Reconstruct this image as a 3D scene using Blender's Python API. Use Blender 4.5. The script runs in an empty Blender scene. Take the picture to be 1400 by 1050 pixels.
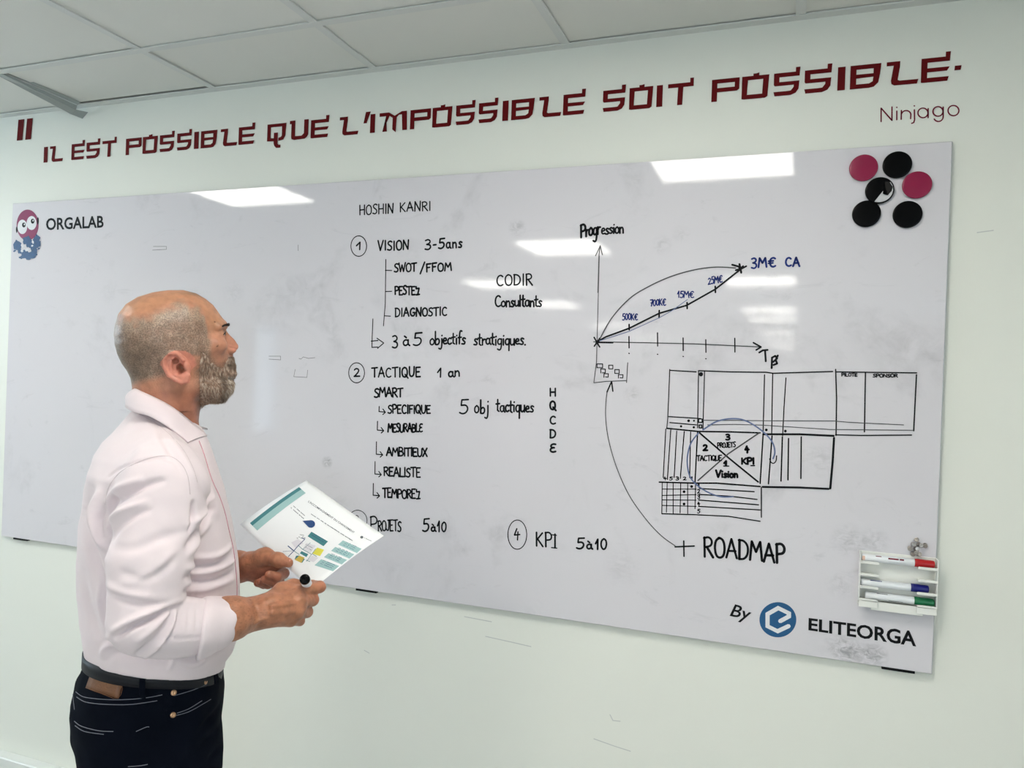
import bpy, math, random
import numpy as np
from mathutils import Vector, Matrix
rnd = random.Random(7)
rs = np.random.RandomState(7)
COL = bpy.context.scene.collection
SC = bpy.context.scene

# ------------------------------------------------------------------ camera
FLOOR = 0.95                       # the whiteboard's lower edge is 0.95 m above the floor
YAW, PITCH, ROLL, FPX = 0.35622, -0.0030745, 0.036547, 1045.735
CAM = np.array([2.73782, -1.99961, 0.63925 + FLOOR])
def cam_axes():
    f = np.array([-math.sin(YAW)*math.cos(PITCH), math.cos(YAW)*math.cos(PITCH), math.sin(PITCH)])
    r = np.cross(f, [0, 0, 1]); r /= np.linalg.norm(r); u = np.cross(r, f)
    c, s = math.cos(ROLL), math.sin(ROLL)
    return np.array([c*r + s*u, -s*r + c*u, f])
AX = cam_axes()
cd = bpy.data.cameras.new('camera'); cam = bpy.data.objects.new('camera', cd); COL.objects.link(cam)
cd.sensor_width = 36.0; cd.lens = FPX/1400*36.0; cd.clip_start = 0.02; cd.clip_end = 60
M4 = Matrix(((AX[0][0], AX[1][0], -AX[2][0], CAM[0]), (AX[0][1], AX[1][1], -AX[2][1], CAM[1]),
             (AX[0][2], AX[1][2], -AX[2][2], CAM[2]), (0, 0, 0, 1)))
cam.matrix_world = M4
SC.camera = cam
SC.view_settings.view_transform = 'Standard'; SC.view_settings.look = 'None'
SC.view_settings.gamma = 1.0; SC.view_settings.use_curve_mapping = False
SC.view_settings.exposure = 0.36

# ------------------------------------------------------------------ daylight
world = bpy.data.worlds.new('sky'); SC.world = world; world.use_nodes = True
bg = world.node_tree.nodes['Background']
bg.inputs[0].default_value = (0.64, 0.84, 1.0, 1); bg.inputs[1].default_value = 10.0
PANEL_EMIT = 14.0

# room extents (metres)
X0, X1, Y0, Y1, H = -2.3, 5.4, -16.2, 0.0, 1.562 + FLOOR
WALLY = 0.018                      # face of the wall behind the board, whose own face lies in y = 0
def portal(name, loc, rot, sx, sy):
    l = bpy.data.lights.new(name, 'AREA'); l.shape = 'RECTANGLE'; l.size = sx; l.size_y = sy
    l.cycles.is_portal = True
    o = bpy.data.objects.new(name, l); o.location = loc; o.rotation_euler = rot; COL.objects.link(o); return o
WIN = [(-1.60, -0.40, 1.50, 2.42), (-4.70, -4.22, 0.95, 2.10)]   # openings in the left wall: y0, y1, z0, z1
for (a, b, c, d) in WIN:
    portal('window_daylight', (X0-0.1, (a+b)/2, (c+d)/2), (0, -math.pi/2, 0), d-c, b-a)

FILL_WIN = (-8.0, -5.0, 0.85, 2.10)                                     # unseen window opening added in the right wall to brighten the lower board wall
portal('window_daylight', (X1+0.1, (FILL_WIN[0]+FILL_WIN[1])/2, (FILL_WIN[2]+FILL_WIN[3])/2), (0, math.pi/2, 0), FILL_WIN[3]-FILL_WIN[2], FILL_WIN[1]-FILL_WIN[0])  # sky portal of the added right-hand window

# ------------------------------------------------------------------ helpers
def ray(u, v): return AX.T @ np.array([(u-700)/FPX, (525-v)/FPX, 1.0])
def at(u, v, y=0.0):
    """point of the vertical plane at depth y where the photograph shows pixel (u, v)"""
    d = ray(u, v); t = (y - CAM[1])/d[1]; return CAM + t*d
class MB:
    def __init__(s): s.v = []; s.f = []
    def quad(s, *p):
        n = len(s.v); s.v += [tuple(map(float, q)) for q in p]; s.f.append(tuple(range(n, n+len(p)))); return s
    def box(s, a, b, rot=None, c=None):
        n = len(s.v)
        for x in (a[0], b[0]):
            for y in (a[1], b[1]):
                for z in (a[2], b[2]):
                    p = Vector((x, y, z))
                    if rot is not None: p = rot @ p
                    if c is not None: p = p + Vector(c)
                    s.v.append(tuple(p))
        for q in ((0,1,3,2),(4,6,7,5),(0,4,5,1),(2,3,7,6),(0,2,6,4),(1,5,7,3)): s.f.append(tuple(n+i for i in q))
        return s
    def bevbox(s, a, b, r=0.002):
        # a box with chamfered edges
        n = len(s.v); idx = {}
        for ix, x in enumerate((a[0], b[0])):
            for iy, y in enumerate((a[1], b[1])):
                for iz, z in enumerate((a[2], b[2])):
                    sx, sy, sz = (1, -1)[ix]*r, (1, -1)[iy]*r, (1, -1)[iz]*r
                    for k, p in enumerate(((x, y+sy, z+sz), (x+sx, y, z+sz), (x+sx, y+sy, z))):
                        idx[(ix, iy, iz, k)] = len(s.v); s.v.append(p)
        g = lambda *q: idx[q]
        F = s.f
        for i in (0, 1):
            q = [g(i,0,0,0), g(i,0,1,0), g(i,1,1,0), g(i,1,0,0)]; F.append(tuple(q if i == 0 else q[::-1]))
            q = [g(0,i,0,1), g(1,i,0,1), g(1,i,1,1), g(0,i,1,1)]; F.append(tuple(q if i == 0 else q[::-1]))
            q = [g(0,0,i,2), g(0,1,i,2), g(1,1,i,2), g(1,0,i,2)]; F.append(tuple(q if i == 0 else q[::-1]))
            for j in (0, 1):
                F.append((g(0,i,j,1), g(1,i,j,1), g(1,i,j,2), g(0,i,j,2)))
                F.append((g(i,0,j,0), g(i,1,j,0), g(i,1,j,2), g(i,0,j,2)))
                F.append((g(i,j,0,0), g(i,j,1,0), g(i,j,1,1), g(i,j,0,1)))
                for k in (0, 1): F.append((g(i,j,k,0), g(i,j,k,1), g(i,j,k,2)))
        return s
    def lathe(s, c, axis, prof, n=24):
        """prof = [(distance along axis, radius)]"""
        c = Vector(c); a = Vector(axis).normalized()
        t = a.orthogonal().normalized(); b = a.cross(t); st = len(s.v)
        for (h, r) in prof:
            for i in range(n):
                w = 2*math.pi*i/n; s.v.append(tuple(c + a*h + (t*math.cos(w) + b*math.sin(w))*max(r, 1e-5)))
        for j in range(len(prof)-1):
            for i in range(n):
                k = (i+1) % n; s.f.append((st+j*n+i, st+j*n+k, st+(j+1)*n+k, st+(j+1)*n+i))
        s.f.append(tuple(st+i for i in range(n))[::-1]); s.f.append(tuple(st+(len(prof)-1)*n+i for i in range(n)))
        return s
    def tube(s, pts, r, n=6):
        P = [Vector(p) for p in pts]; st = len(s.v); m = len(P)
        rr = r if hasattr(r, '__len__') else [r]*m
        up = None
        for i, p in enumerate(P):
            d = (P[min(i+1, m-1)] - P[max(i-1, 0)]).normalized()
            if up is None: up = d.orthogonal().normalized()
            up = (up - d*up.dot(d)).normalized(); b = d.cross(up)
            for k in range(n):
                w = 2*math.pi*k/n; s.v.append(tuple(p + (up*math.cos(w) + b*math.sin(w))*rr[i]))
        for j in range(m-1):
            for i in range(n):
                k = (i+1) % n; s.f.append((st+j*n+i, st+j*n+k, st+(j+1)*n+k, st+(j+1)*n+i))
        s.f.append(tuple(st+i for i in range(n))[::-1]); s.f.append(tuple(st+(m-1)*n+i for i in range(n)))
        return s
    def build(s, name, mat, parent=None, smooth=False):
        me = bpy.data.meshes.new(name); me.from_pydata(s.v, [], s.f); me.update()
        me.materials.append(mat)
        if smooth: me.polygons.foreach_set('use_smooth', [True]*len(me.polygons))
        o = bpy.data.objects.new(name, me); COL.objects.link(o)
        if parent is not None: o.parent = parent
        return o
def tag(o, label=None, cat=None, group=None, kind=None):
    if label: o['label'] = label
    if cat: o['category'] = cat
    if group: o['group'] = group
    if kind: o['kind'] = kind
    return o
def empty(name, loc=(0, 0, 0), rz=0):
    o = bpy.data.objects.new(name, None); o.location = loc; o.rotation_euler = (0, 0, rz); o.empty_display_size = .1
    COL.objects.link(o); return o

# ------------------------------------------------------------------ materials
def srgb(r, g, b):
    f = lambda c: (c/255/12.92 if c/255 <= .04045 else ((c/255+.055)/1.055)**2.4)
    return (f(r), f(g), f(b), 1)
def mat(name, col, rough=.5, metal=0, spec=.5, noise=0, nscale=20, bump=0, bscale=200, coat=0, sheen=0, sss=0):
    m = bpy.data.materials.new(name); m.use_nodes = True; nt = m.node_tree; b = nt.nodes['Principled BSDF']
    b.inputs['Base Color'].default_value = col; b.inputs['Roughness'].default_value = rough
    b.inputs['Metallic'].default_value = metal; b.inputs['Specular IOR Level'].default_value = spec
    b.inputs['Coat Weight'].default_value = coat; b.inputs['Coat Roughness'].default_value = .05
    b.inputs['Sheen Weight'].default_value = sheen; b.inputs['Subsurface Weight'].default_value = sss
    b.inputs['Subsurface Radius'].default_value = (.012, .005, .003)
    b.inputs['Subsurface Scale'].default_value = 1.0
    tc = nt.nodes.new('ShaderNodeTexCoord')
    if noise:
        n = nt.nodes.new('ShaderNodeTexNoise'); n.inputs['Scale'].default_value = nscale; n.inputs['Detail'].default_value = 5
        nt.links.new(tc.outputs['Object'], n.inputs['Vector'])
        mx = nt.nodes.new('ShaderNodeMix'); mx.data_type = 'RGBA'; mx.name = 'tone'
        mx.inputs['A'].default_value = tuple(c*(1-noise) for c in col[:3]) + (1,)
        mx.inputs['B'].default_value = tuple(min(1, c*(1+noise)) for c in col[:3]) + (1,)
        nt.links.new(n.outputs['Fac'], mx.inputs['Factor']); nt.links.new(mx.outputs['Result'], b.inputs['Base Color'])
    if bump:
        n = nt.nodes.new('ShaderNodeTexNoise'); n.inputs['Scale'].default_value = bscale; n.inputs['Detail'].default_value = 4
        nt.links.new(tc.outputs['Object'], n.inputs['Vector'])
        bp = nt.nodes.new('ShaderNodeBump'); bp.inputs['Strength'].default_value = bump; bp.inputs['Distance'].default_value = .002
        nt.links.new(n.outputs['Fac'], bp.inputs['Height']); nt.links.new(bp.outputs['Normal'], b.inputs['Normal'])
    return m
def emit(name, col, s):
    m = bpy.data.materials.new(name); m.use_nodes = True; nt = m.node_tree; nt.nodes.remove(nt.nodes['Principled BSDF'])
    e = nt.nodes.new('ShaderNodeEmission'); e.inputs[0].default_value = col; e.inputs[1].default_value = s
    nt.links.new(e.outputs[0], nt.nodes['Material Output'].inputs[0]); return m

M = {}
M['wall'] = mat('painted_wall', (.80, .81, .75, 1), .55, noise=.025, nscale=1.7, bump=.06, bscale=90, spec=.35)
M['tile'] = mat('ceiling_tile', (.74, .74, .70, 1), .9, noise=.02, nscale=3, bump=.15, bscale=300, spec=.2)
M['grid'] = mat('ceiling_grid_metal', (.66, .67, .65, 1), .45, spec=.4)
M['dark'] = mat('plenum_dark', (.05, .05, .05, 1), .9)
M['floor'] = mat('vinyl_floor', (.42, .42, .41, 1), .45, noise=.15, nscale=8)
M['trunk'] = mat('white_trunking', (.78, .79, .76, 1), .4)
M['frame'] = mat('window_frame_white', (.8, .8, .8, 1), .4)
M['redvinyl'] = mat('dark_red_vinyl', srgb(96, 8, 13), .6, noise=.06, nscale=30, spec=.12)
M['thinred'] = mat('maroon_vinyl', srgb(112, 26, 46), .6, spec=.12)
M['ink'] = mat('black_marker_ink', (.006, .006, .008, 1), .5, spec=.12)
M['greyink'] = mat('faded_black_marker_ink', (.085, .085, .09, 1), .5, spec=.15)
M['blueink'] = mat('blue_marker_ink', srgb(36, 52, 118), .5, spec=.12)
M['paleblue'] = mat('faded_blue_marker_ink', srgb(100, 115, 155), .4)
M['print'] = mat('black_print', (.004, .004, .005, 1), .45, spec=.15)
M['edge'] = mat('board_edge_aluminium', (.42, .42, .44, 1), .35, metal=.7)
M['logoblue'] = mat('logo_blue_print', srgb(18, 84, 132), .3)
M['logowhite'] = mat('logo_white_print', (.75, .75, .78, 1), .25)
M['plum'] = mat('emblem_plum_print', srgb(134, 36, 82), .3)
M['navy'] = mat('emblem_navy_print', srgb(24, 66, 112), .35, noise=.5, nscale=90)
M['pink'] = mat('raspberry_gloss_plastic', srgb(140, 26, 66), .25, spec=.3)
M['blackgloss'] = mat('black_gloss_plastic', (.0015, .0015, .002, 1), .2, spec=.10)
M['silver'] = mat('bare_silver_metal', (.62, .62, .64, 1), .3, metal=.8)
M['steel'] = mat('small_magnet_steel', (.42, .38, .35, 1), .28, metal=.95)
M['rack'] = mat('white_plastic_rack', (.82, .82, .78, 1), .35)
M['penwhite'] = mat('white_marker_barrel', (.80, .82, .85, 1), .28, coat=.3)
M['red'] = mat('red_plastic_cap', srgb(176, 16, 22), .3)
M['blue'] = mat('blue_plastic_cap', srgb(12, 16, 110), .3)
M['green'] = mat('green_plastic_cap', srgb(8, 104, 62), .3)

def whiteboard_material():
    m = bpy.data.materials.new('glossy_whiteboard'); m.use_nodes = True; nt = m.node_tree; N = nt.nodes; L = nt.links
    b = N['Principled BSDF']; b.inputs['Roughness'].default_value = .07; b.inputs['Specular IOR Level'].default_value = .5
    tc = N.new('ShaderNodeTexCoord')
    def noise(scale, detail=4, rough=.55, dist=0, stretch=None):
        n = N.new('ShaderNodeTexNoise'); n.inputs['Scale'].default_value = scale; n.inputs['Detail'].default_value = detail
        n.inputs['Roughness'].default_value = rough; n.inputs['Distortion'].default_value = dist
        if stretch:
            mp = N.new('ShaderNodeMapping'); mp.inputs['Scale'].default_value = stretch; L.new(tc.outputs['Object'], mp.inputs[0]); L.new(mp.outputs[0], n.inputs['Vector'])
        else: L.new(tc.outputs['Object'], n.inputs['Vector'])
        return n.outputs['Fac']
    def ramp(x, a, b_):
        r = N.new('ShaderNodeMapRange'); r.inputs['From Min'].default_value = a; r.inputs['From Max'].default_value = b_; L.new(x, r.inputs['Value']); return r.outputs['Result']
    def math_(op, a, b_):
        n = N.new('ShaderNodeMath'); n.operation = op
        for i, q in enumerate((a, b_)):
            if isinstance(q, (int, float)): n.inputs[i].default_value = q
            else: L.new(q, n.inputs[i])
        n.use_clamp = True
        return n.outputs[0]
    smear = math_('MULTIPLY', ramp(noise(3.2, 6, .6, .8), .56, .78), ramp(noise(19, 5, .65, .5), .35, .7))
    fine = math_('MULTIPLY', ramp(noise(7, 6, .7, 1.2, (1, 1, 2.5)), .60, .8), .45)
    total = math_('ADD', math_('MULTIPLY', smear, .42), math_('MULTIPLY', fine, .5))
    # wiped ink stains that have their own places on the board
    for (u, v, r, s) in ((1165, 892, .045, .9), (1195, 896, .035, .9), (1145, 882, .035, .6), (447, 632, .022, 1.0), (707, 312, .03, .6),
                         (1160, 738, .045, .5), (1195, 740, .04, .45), (905, 335, .03, .35), (865, 540, .03, .35), (1120, 630, .05, .3),
                         (850, 775, .06, .22), (1150, 800, .04, .3), (150, 400, .05, .2), (320, 400, .05, .2), (930, 320, .03, .2)):
        p = at(u, v)
        d = N.new('ShaderNodeVectorMath'); d.operation = 'DISTANCE'; L.new(tc.outputs['Object'], d.inputs[0]); d.inputs[1].default_value = tuple(p)
        g = ramp(d.outputs['Value'], r, r*.25)
        g = math_('MULTIPLY', g, ramp(noise(38, 5, .7, 1.5, (1, 1, 1.6)), .38, .66))
        total = math_('ADD', total, math_('MULTIPLY', g, .68*s))
    mx = N.new('ShaderNodeMix'); mx.data_type = 'RGBA'
    mx.inputs['A'].default_value = (.685, .66, .70, 1); mx.inputs['B'].default_value = (.18, .18, .20, 1)
    L.new(total, mx.inputs['Factor']); L.new(mx.outputs['Result'], b.inputs['Base Color'])
    rr = N.new('ShaderNodeMapRange'); L.new(noise(55, 3, .6, 0, (1, 1, 3)), rr.inputs['Value']); rr.inputs['From Min'].default_value = .3; rr.inputs['From Max'].default_value = .7
    rr.inputs['To Min'].default_value = .02; rr.inputs['To Max'].default_value = .06; L.new(rr.outputs['Result'], b.inputs['Roughness'])
    bp = N.new('ShaderNodeBump'); bp.inputs['Strength'].default_value = .03; bp.inputs['Distance'].default_value = .001
    L.new(noise(160, 2), bp.inputs['Height']); L.new(bp.outputs['Normal'], b.inputs['Normal'])
    return m
M['board'] = whiteboard_material()

# ------------------------------------------------------------------ the room
def struct(name, mb, m): return tag(mb.build(name, m), kind='structure')
struct('floor', MB().box((X0, Y0, -.1), (X1, WALLY, 0)), M['floor'])
wb = struct('wall_back', MB().box((X0-.15, WALLY, 0), (X1+.15, WALLY+.15, H+.35)), M['wall'])
wr = MB().box((X1, Y0, 0), (X1+.15, FILL_WIN[0], H+.35)).box((X1, FILL_WIN[1], 0), (X1+.15, WALLY, H+.35)).box((X1, FILL_WIN[0], 0), (X1+.15, FILL_WIN[1], FILL_WIN[2])).box((X1, FILL_WIN[0], FILL_WIN[3]), (X1+.15, FILL_WIN[1], H+.35))
struct('wall_right', wr, M['wall'])
struct('wall_front', MB().box((X0-.15, Y0-.15, 0), (X1+.15, Y0, H+.35)), M['wall'])
wl = MB(); ys = [Y0] + [q for w in sorted(WIN) for q in w[:2]] + [WALLY]
for i in range(0, len(ys), 2): wl.box((X0-.15, ys[i], 0), (X0, ys[i+1], H+.35))
for (a, b, c, d) in WIN: wl.box((X0-.15, a, 0), (X0, b, c)); wl.box((X0-.15, a, d), (X0, b, H+.35))
struct('wall_left', wl, M['wall'])
def pane_material(tintv):
    m = bpy.data.materials.new('window_glass'); m.use_nodes = True; nt = m.node_tree; nt.nodes.remove(nt.nodes['Principled BSDF'])
    t = nt.nodes.new('ShaderNodeBsdfTransparent'); g = nt.nodes.new('ShaderNodeBsdfGlossy'); g.inputs['Roughness'].default_value = .02
    x = nt.nodes.new('ShaderNodeMixShader'); x.inputs[0].default_value = .06; t.inputs[0].default_value = (tintv, tintv, tintv, 1)
    nt.links.new(t.outputs[0], x.inputs[1]); nt.links.new(g.outputs[0], x.inputs[2]); nt.links.new(x.outputs[0], nt.nodes['Material Output'].inputs[0]); return m
M['glass'] = pane_material(1.0); M['dimmed'] = pane_material(.5)  # darker pane made up to weaken the second window's reflection in the board
for i, (a, b, c, d) in enumerate(WIN + [FILL_WIN]):  # the last window, on the right, is added for its daylight
    w = tag(empty('window_%d' % (i+1), (X0-.07 if i < 2 else X1+.07, (a+b)/2, c)), kind='structure')
    f = MB(); hw = (b-a)/2; t = .05
    f.box((-.03, -hw, 0), (.03, -hw+t, d-c)); f.box((-.03, hw-t, 0), (.03, hw, d-c)); f.box((-.03, -hw, 0), (.03, hw, t)); f.box((-.03, -hw, d-c-t), (.03, hw, d-c))
    f.build('window_frame', M['frame'], w)
    MB().box((-.004, -hw+t, t), (.004, hw-t, d-c-t)).build('pane', M['dimmed' if i == 1 else 'glass'], w)

# suspended ceiling: grid of tees, wall angle, tiles
GX, GY, T = 0.91573, -0.2988, 0.6
xs = [GX + T*i for i in range(-6, 9) if X0 < GX + T*i < X1]
ysg = [GY - T*i for i in range(0, 28) if GY - T*i > Y0]
cg = MB()
for x in xs: cg.box((x-.012, Y0, H), (x+.012, WALLY, H+.004))
for y in ysg: cg.box((X0, y-.012, H-.0006), (X1, y+.012, H+.0034))
cg.box((X0, WALLY-.027, H-.0012), (X1, WALLY, H+.003)); cg.box((X0, WALLY-.002, H), (X1, WALLY, H+.03))
cg.box((X0, Y0, H-.001), (X0+.025, WALLY, H+.003)); cg.box((X1-.025, Y0, H-.001), (X1, WALLY, H+.003)); cg.box((X0, Y0, H-.001), (X1, Y0+.025, H+.003))
ceil = struct('ceiling', cg, M['grid'])
MB().box((X0-.15, Y0-.15, H+.30), (X1+.15, WALLY+.15, H+.42)).build('soffit', M['dark'], ceil)
bx = [X0] + xs + [X1]; by = [WALLY] + ysg + [Y0]
PANELS = [(-.284, -.8988), (2.116, -.8988), (.916, -2.6988), (4.516, -2.6988), (2.116, -4.4988), (-.284, -4.4988), (2.116, -6.8988), (-.284, -6.2988), (2.116, -8.0988), (-.284, -9.2988), (2.116, -10.4988), (-.284, -12.2988), (2.116, -12.8988), (2.116, -14.6988)]
def is_panel(x, y): return any(abs(x-px) < .05 and abs(y-py) < .05 for px, py in PANELS)
cache = {}; far = MB()
for i in range(len(bx)-1):
    for j in range(len(by)-1):
        x, y = bx[i], by[j]; w, d = bx[i+1]-x, y-by[j+1]
        if is_panel(x, y): continue
        if y < -8.6:
            far.bevbox((x+.004, y-d+.004, H+.0045), (x+w-.004, y-.004, H+.0195), .0025); continue
        key = (round(w, 3), round(d, 3)); g = .004
        sag = abs(x - .316) < .02 and j == 0          # the loose tile beside the bent tee
        if key not in cache or sag:
            t = MB().bevbox((g if not sag else .018, -d+g, 0), (w-g, -g if not sag else -.030, .015), .0025).build('ceiling_tile', M['tile'], ceil)
            if not sag: cache[key] = t.data
        else:
            t = bpy.data.objects.new('ceiling_tile', cache[key]); COL.objects.link(t); t.parent = ceil
        t.location = (x, y, H + .0045 + rnd.random()*.0015)
        if sag: t.location = (x, y, H+.006)
far.build('far_ceiling_tiles', M['tile'], ceil)['kind'] = 'stuff'
# bent strip of tee and its torn wall-angle tab near the left end
p0 = at(3, 107, -.29); p1 = at(86, 140, -.01)
hz = H - .001
TX = .316
bt = MB()
bt.quad((TX-.012, -.29, hz), (TX+.012, -.29, hz), (TX+.010, -.02, hz-.020), (TX-.012, -.02, hz-.034))
bt.quad((TX+.012, -.29, hz), (TX+.012, -.29, hz+.004), (TX+.014, -.02, hz-.006), (TX+.010, -.02, hz-.020))
bt.quad((TX-.012, -.02, hz-.034), (TX+.010, -.02, hz-.020), (TX+.030, .012, hz-.020), (TX+.002, .014, hz-.040))
bt.quad((TX+.012, -.29, hz+.010), (TX+.035, -.29, hz+.010), (TX+.03, -.02, hz+.004), (TX+.018, -.02, hz-.004))
M['zinc'] = mat('bare_zinc_strip', (.36, .39, .38, 1), .5, metal=.2)
o = bt.build('bent_tee', M['zinc'], ceil); o['label'] = 'bent strip of ceiling grid hanging loose at the wall'
md = o.modifiers.new('s', 'SOLIDIFY'); md.thickness = .001

M['panel'] = emit('light_panel_diffuser', (1.0, .975, .90, 1), PANEL_EMIT)
places = ['over the left end of the whiteboard', 'over the right part of the whiteboard', 'in the second row, over the middle of the room', 'in the second row, near the right-hand wall', 'in the third row, right of the middle',
          'in the third row, towards the window side', 'of the right-hand line, fourth row', 'of the window-side line, fourth row', 'of the right-hand line, fifth row', 'of the window-side line, fifth row', 'of the right-hand line, sixth row',
          'farthest along the window-side line', 'of the right-hand line, seventh row', 'farthest along the right-hand line']
for (px, py), w in zip(PANELS, places):
    r = tag(empty('ceiling_light', (px+T/2, py-T/2, H)), 'square white ceiling light panel ' + w, 'ceiling light', 'square ceiling light panels')
    h = T/2-.013
    f = MB()
    for a, b in (((-h, -h), (h, -h+.012)), ((-h, h-.012), (h, h)), ((-h, -h), (-h+.012, h)), ((h-.012, -h), (h, h))): f.box((a[0], a[1], .0015), (b[0], b[1], .012))
    f.build('frame', M['grid'], r)
    MB().box((-h+.012, -h+.012, .004), (h-.012, h-.012, .012)).build('diffuser', M['panel'], r)

# trunking along the foot of the wall
tz = at(0, 1028)[2]
bb = struct('baseboard_back', MB().bevbox((X0, WALLY-.045, 0), (X1, WALLY, tz), .004), M['trunk'])

# ------------------------------------------------------------------ whiteboard
BW, BH = 3.0535, 1.2295
board = tag(empty('whiteboard', (0, 0, FLOOR)), 'large glossy white board covered in black handwriting, mounted on the wall', 'whiteboard')
def onboard(mb, name, m, label=None, parent=None):
    mb.v = [(x, y, z-FLOOR) for (x, y, z) in mb.v]
    o = mb.build(name, m, parent or board)
    if label: o['label'] = label
    return o
def shift(m_pts): return m_pts
pn = MB().bevbox((0, 0, FLOOR), (BW, .012, FLOOR+BH), .0012)
o = pn.build('panel', M['board']); o.parent = board; o.matrix_parent_inverse = Matrix.Translation((0, 0, -FLOOR))
ed = MB()
for a, b in (((-.0008, 0.003, -.0008), (BW+.0008, .016, .0)), ((BW, .003, 0), (BW+.0012, .016, BH)), ((-.0012, .003, 0), (0, .016, BH)), ((0, .003, BH), (BW, .016, BH+.0008))): ed.box(a, b)
ed.build('edge_trim', M['edge'], board)
# dark fixing clips under the lower edge
for (u, v) in ((27, 737), (500, 807), (1228, 918)):
    p = at(u, v); MB().box((p[0]-.035, .001, -.006), (p[0]+.035, .014, .001)).build('clip', M['print'], board)

# ---- strokes and a small hand-drawn alphabet
def ribbon(mb, P, w, y):
    """flat stroke of width w (metres) through the points P = [(x, z)] at depth y, with rounded ends"""
    P = [np.array(p, float) for p in P]; Q = [P[0]]
    for p in P[1:]:
        if np.linalg.norm(p-Q[-1]) > 1e-5: Q.append(p)
    for i in range(1, len(Q)-1):                     # a sharp corner starts a new stroke
        a, b = Q[i]-Q[i-1], Q[i+1]-Q[i]
        if a @ b < .25*np.linalg.norm(a)*np.linalg.norm(b):
            ribbon(mb, Q[:i+1], w, y); ribbon(mb, Q[i:], w, y); return
    if len(Q) == 1: Q.append(Q[0] + np.array([w*.3, 0]))
    n = len(Q); L = []; R_ = []
    for i in range(n):
        a = Q[i]-Q[i-1] if i else Q[1]-Q[0]; b = Q[i+1]-Q[i] if i < n-1 else a
        a = a/np.linalg.norm(a); b = b/np.linalg.norm(b); t = a+b
        if np.linalg.norm(t) < .35: t = a; k = 1
        else:
            t = t/np.linalg.norm(t); k = min(1/max(.35, t@a), 1.6)
        nn = np.array([-t[1], t[0]])*w/2*k; L.append(Q[i]+nn); R_.append(Q[i]-nn)
    st = len(mb.v)
    d0 = (Q[0]-Q[1])/np.linalg.norm(Q[0]-Q[1])*w*.42; d1 = (Q[-1]-Q[-2])/np.linalg.norm(Q[-1]-Q[-2])*w*.42
    mb.v += [(Q[0][0]+d0[0]+(L[0]-Q[0])[0]*.5, y, Q[0][1]+d0[1]+(L[0]-Q[0])[1]*.5), (Q[0][0]+d0[0]+(R_[0]-Q[0])[0]*.5, y, Q[0][1]+d0[1]+(R_[0]-Q[0])[1]*.5)]
    for l, r in zip(L, R_): mb.v += [(l[0], y, l[1]), (r[0], y, r[1])]
    mb.v += [(Q[-1][0]+d1[0]+(L[-1]-Q[-1])[0]*.5, y, Q[-1][1]+d1[1]+(L[-1]-Q[-1])[1]*.5), (Q[-1][0]+d1[0]+(R_[-1]-Q[-1])[0]*.5, y, Q[-1][1]+d1[1]+(R_[-1]-Q[-1])[1]*.5)]
    for i in range(n+1): s = st+2*i; mb.f.append((s, s+1, s+3, s+2))
def chaikin(P, k=2):
    for _ in range(k):
        Q = [P[0]]
        for a, b in zip(P[:-1], P[1:]):
            Q += [(a[0]*.75+b[0]*.25, a[1]*.75+b[1]*.25), (a[0]*.25+b[0]*.75, a[1]*.25+b[1]*.75)]
        P = Q + [P[-1]]
    return P
def spline(P, n=6):
    P = [np.array(p, float) for p in P]; out = []
    for i in range(len(P)-1):
        a = P[max(i-1, 0)]; b = P[i]; c = P[i+1]; d = P[min(i+2, len(P)-1)]
        for k in range(n):
            t = k/n; out.append(.5*((2*b)+(-a+c)*t+(2*a-5*b+4*c-d)*t*t+(-a+3*b-3*c+d)*t**3))
    out.append(P[-1]); return [tuple(p) for p in out]
GL = {}
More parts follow.
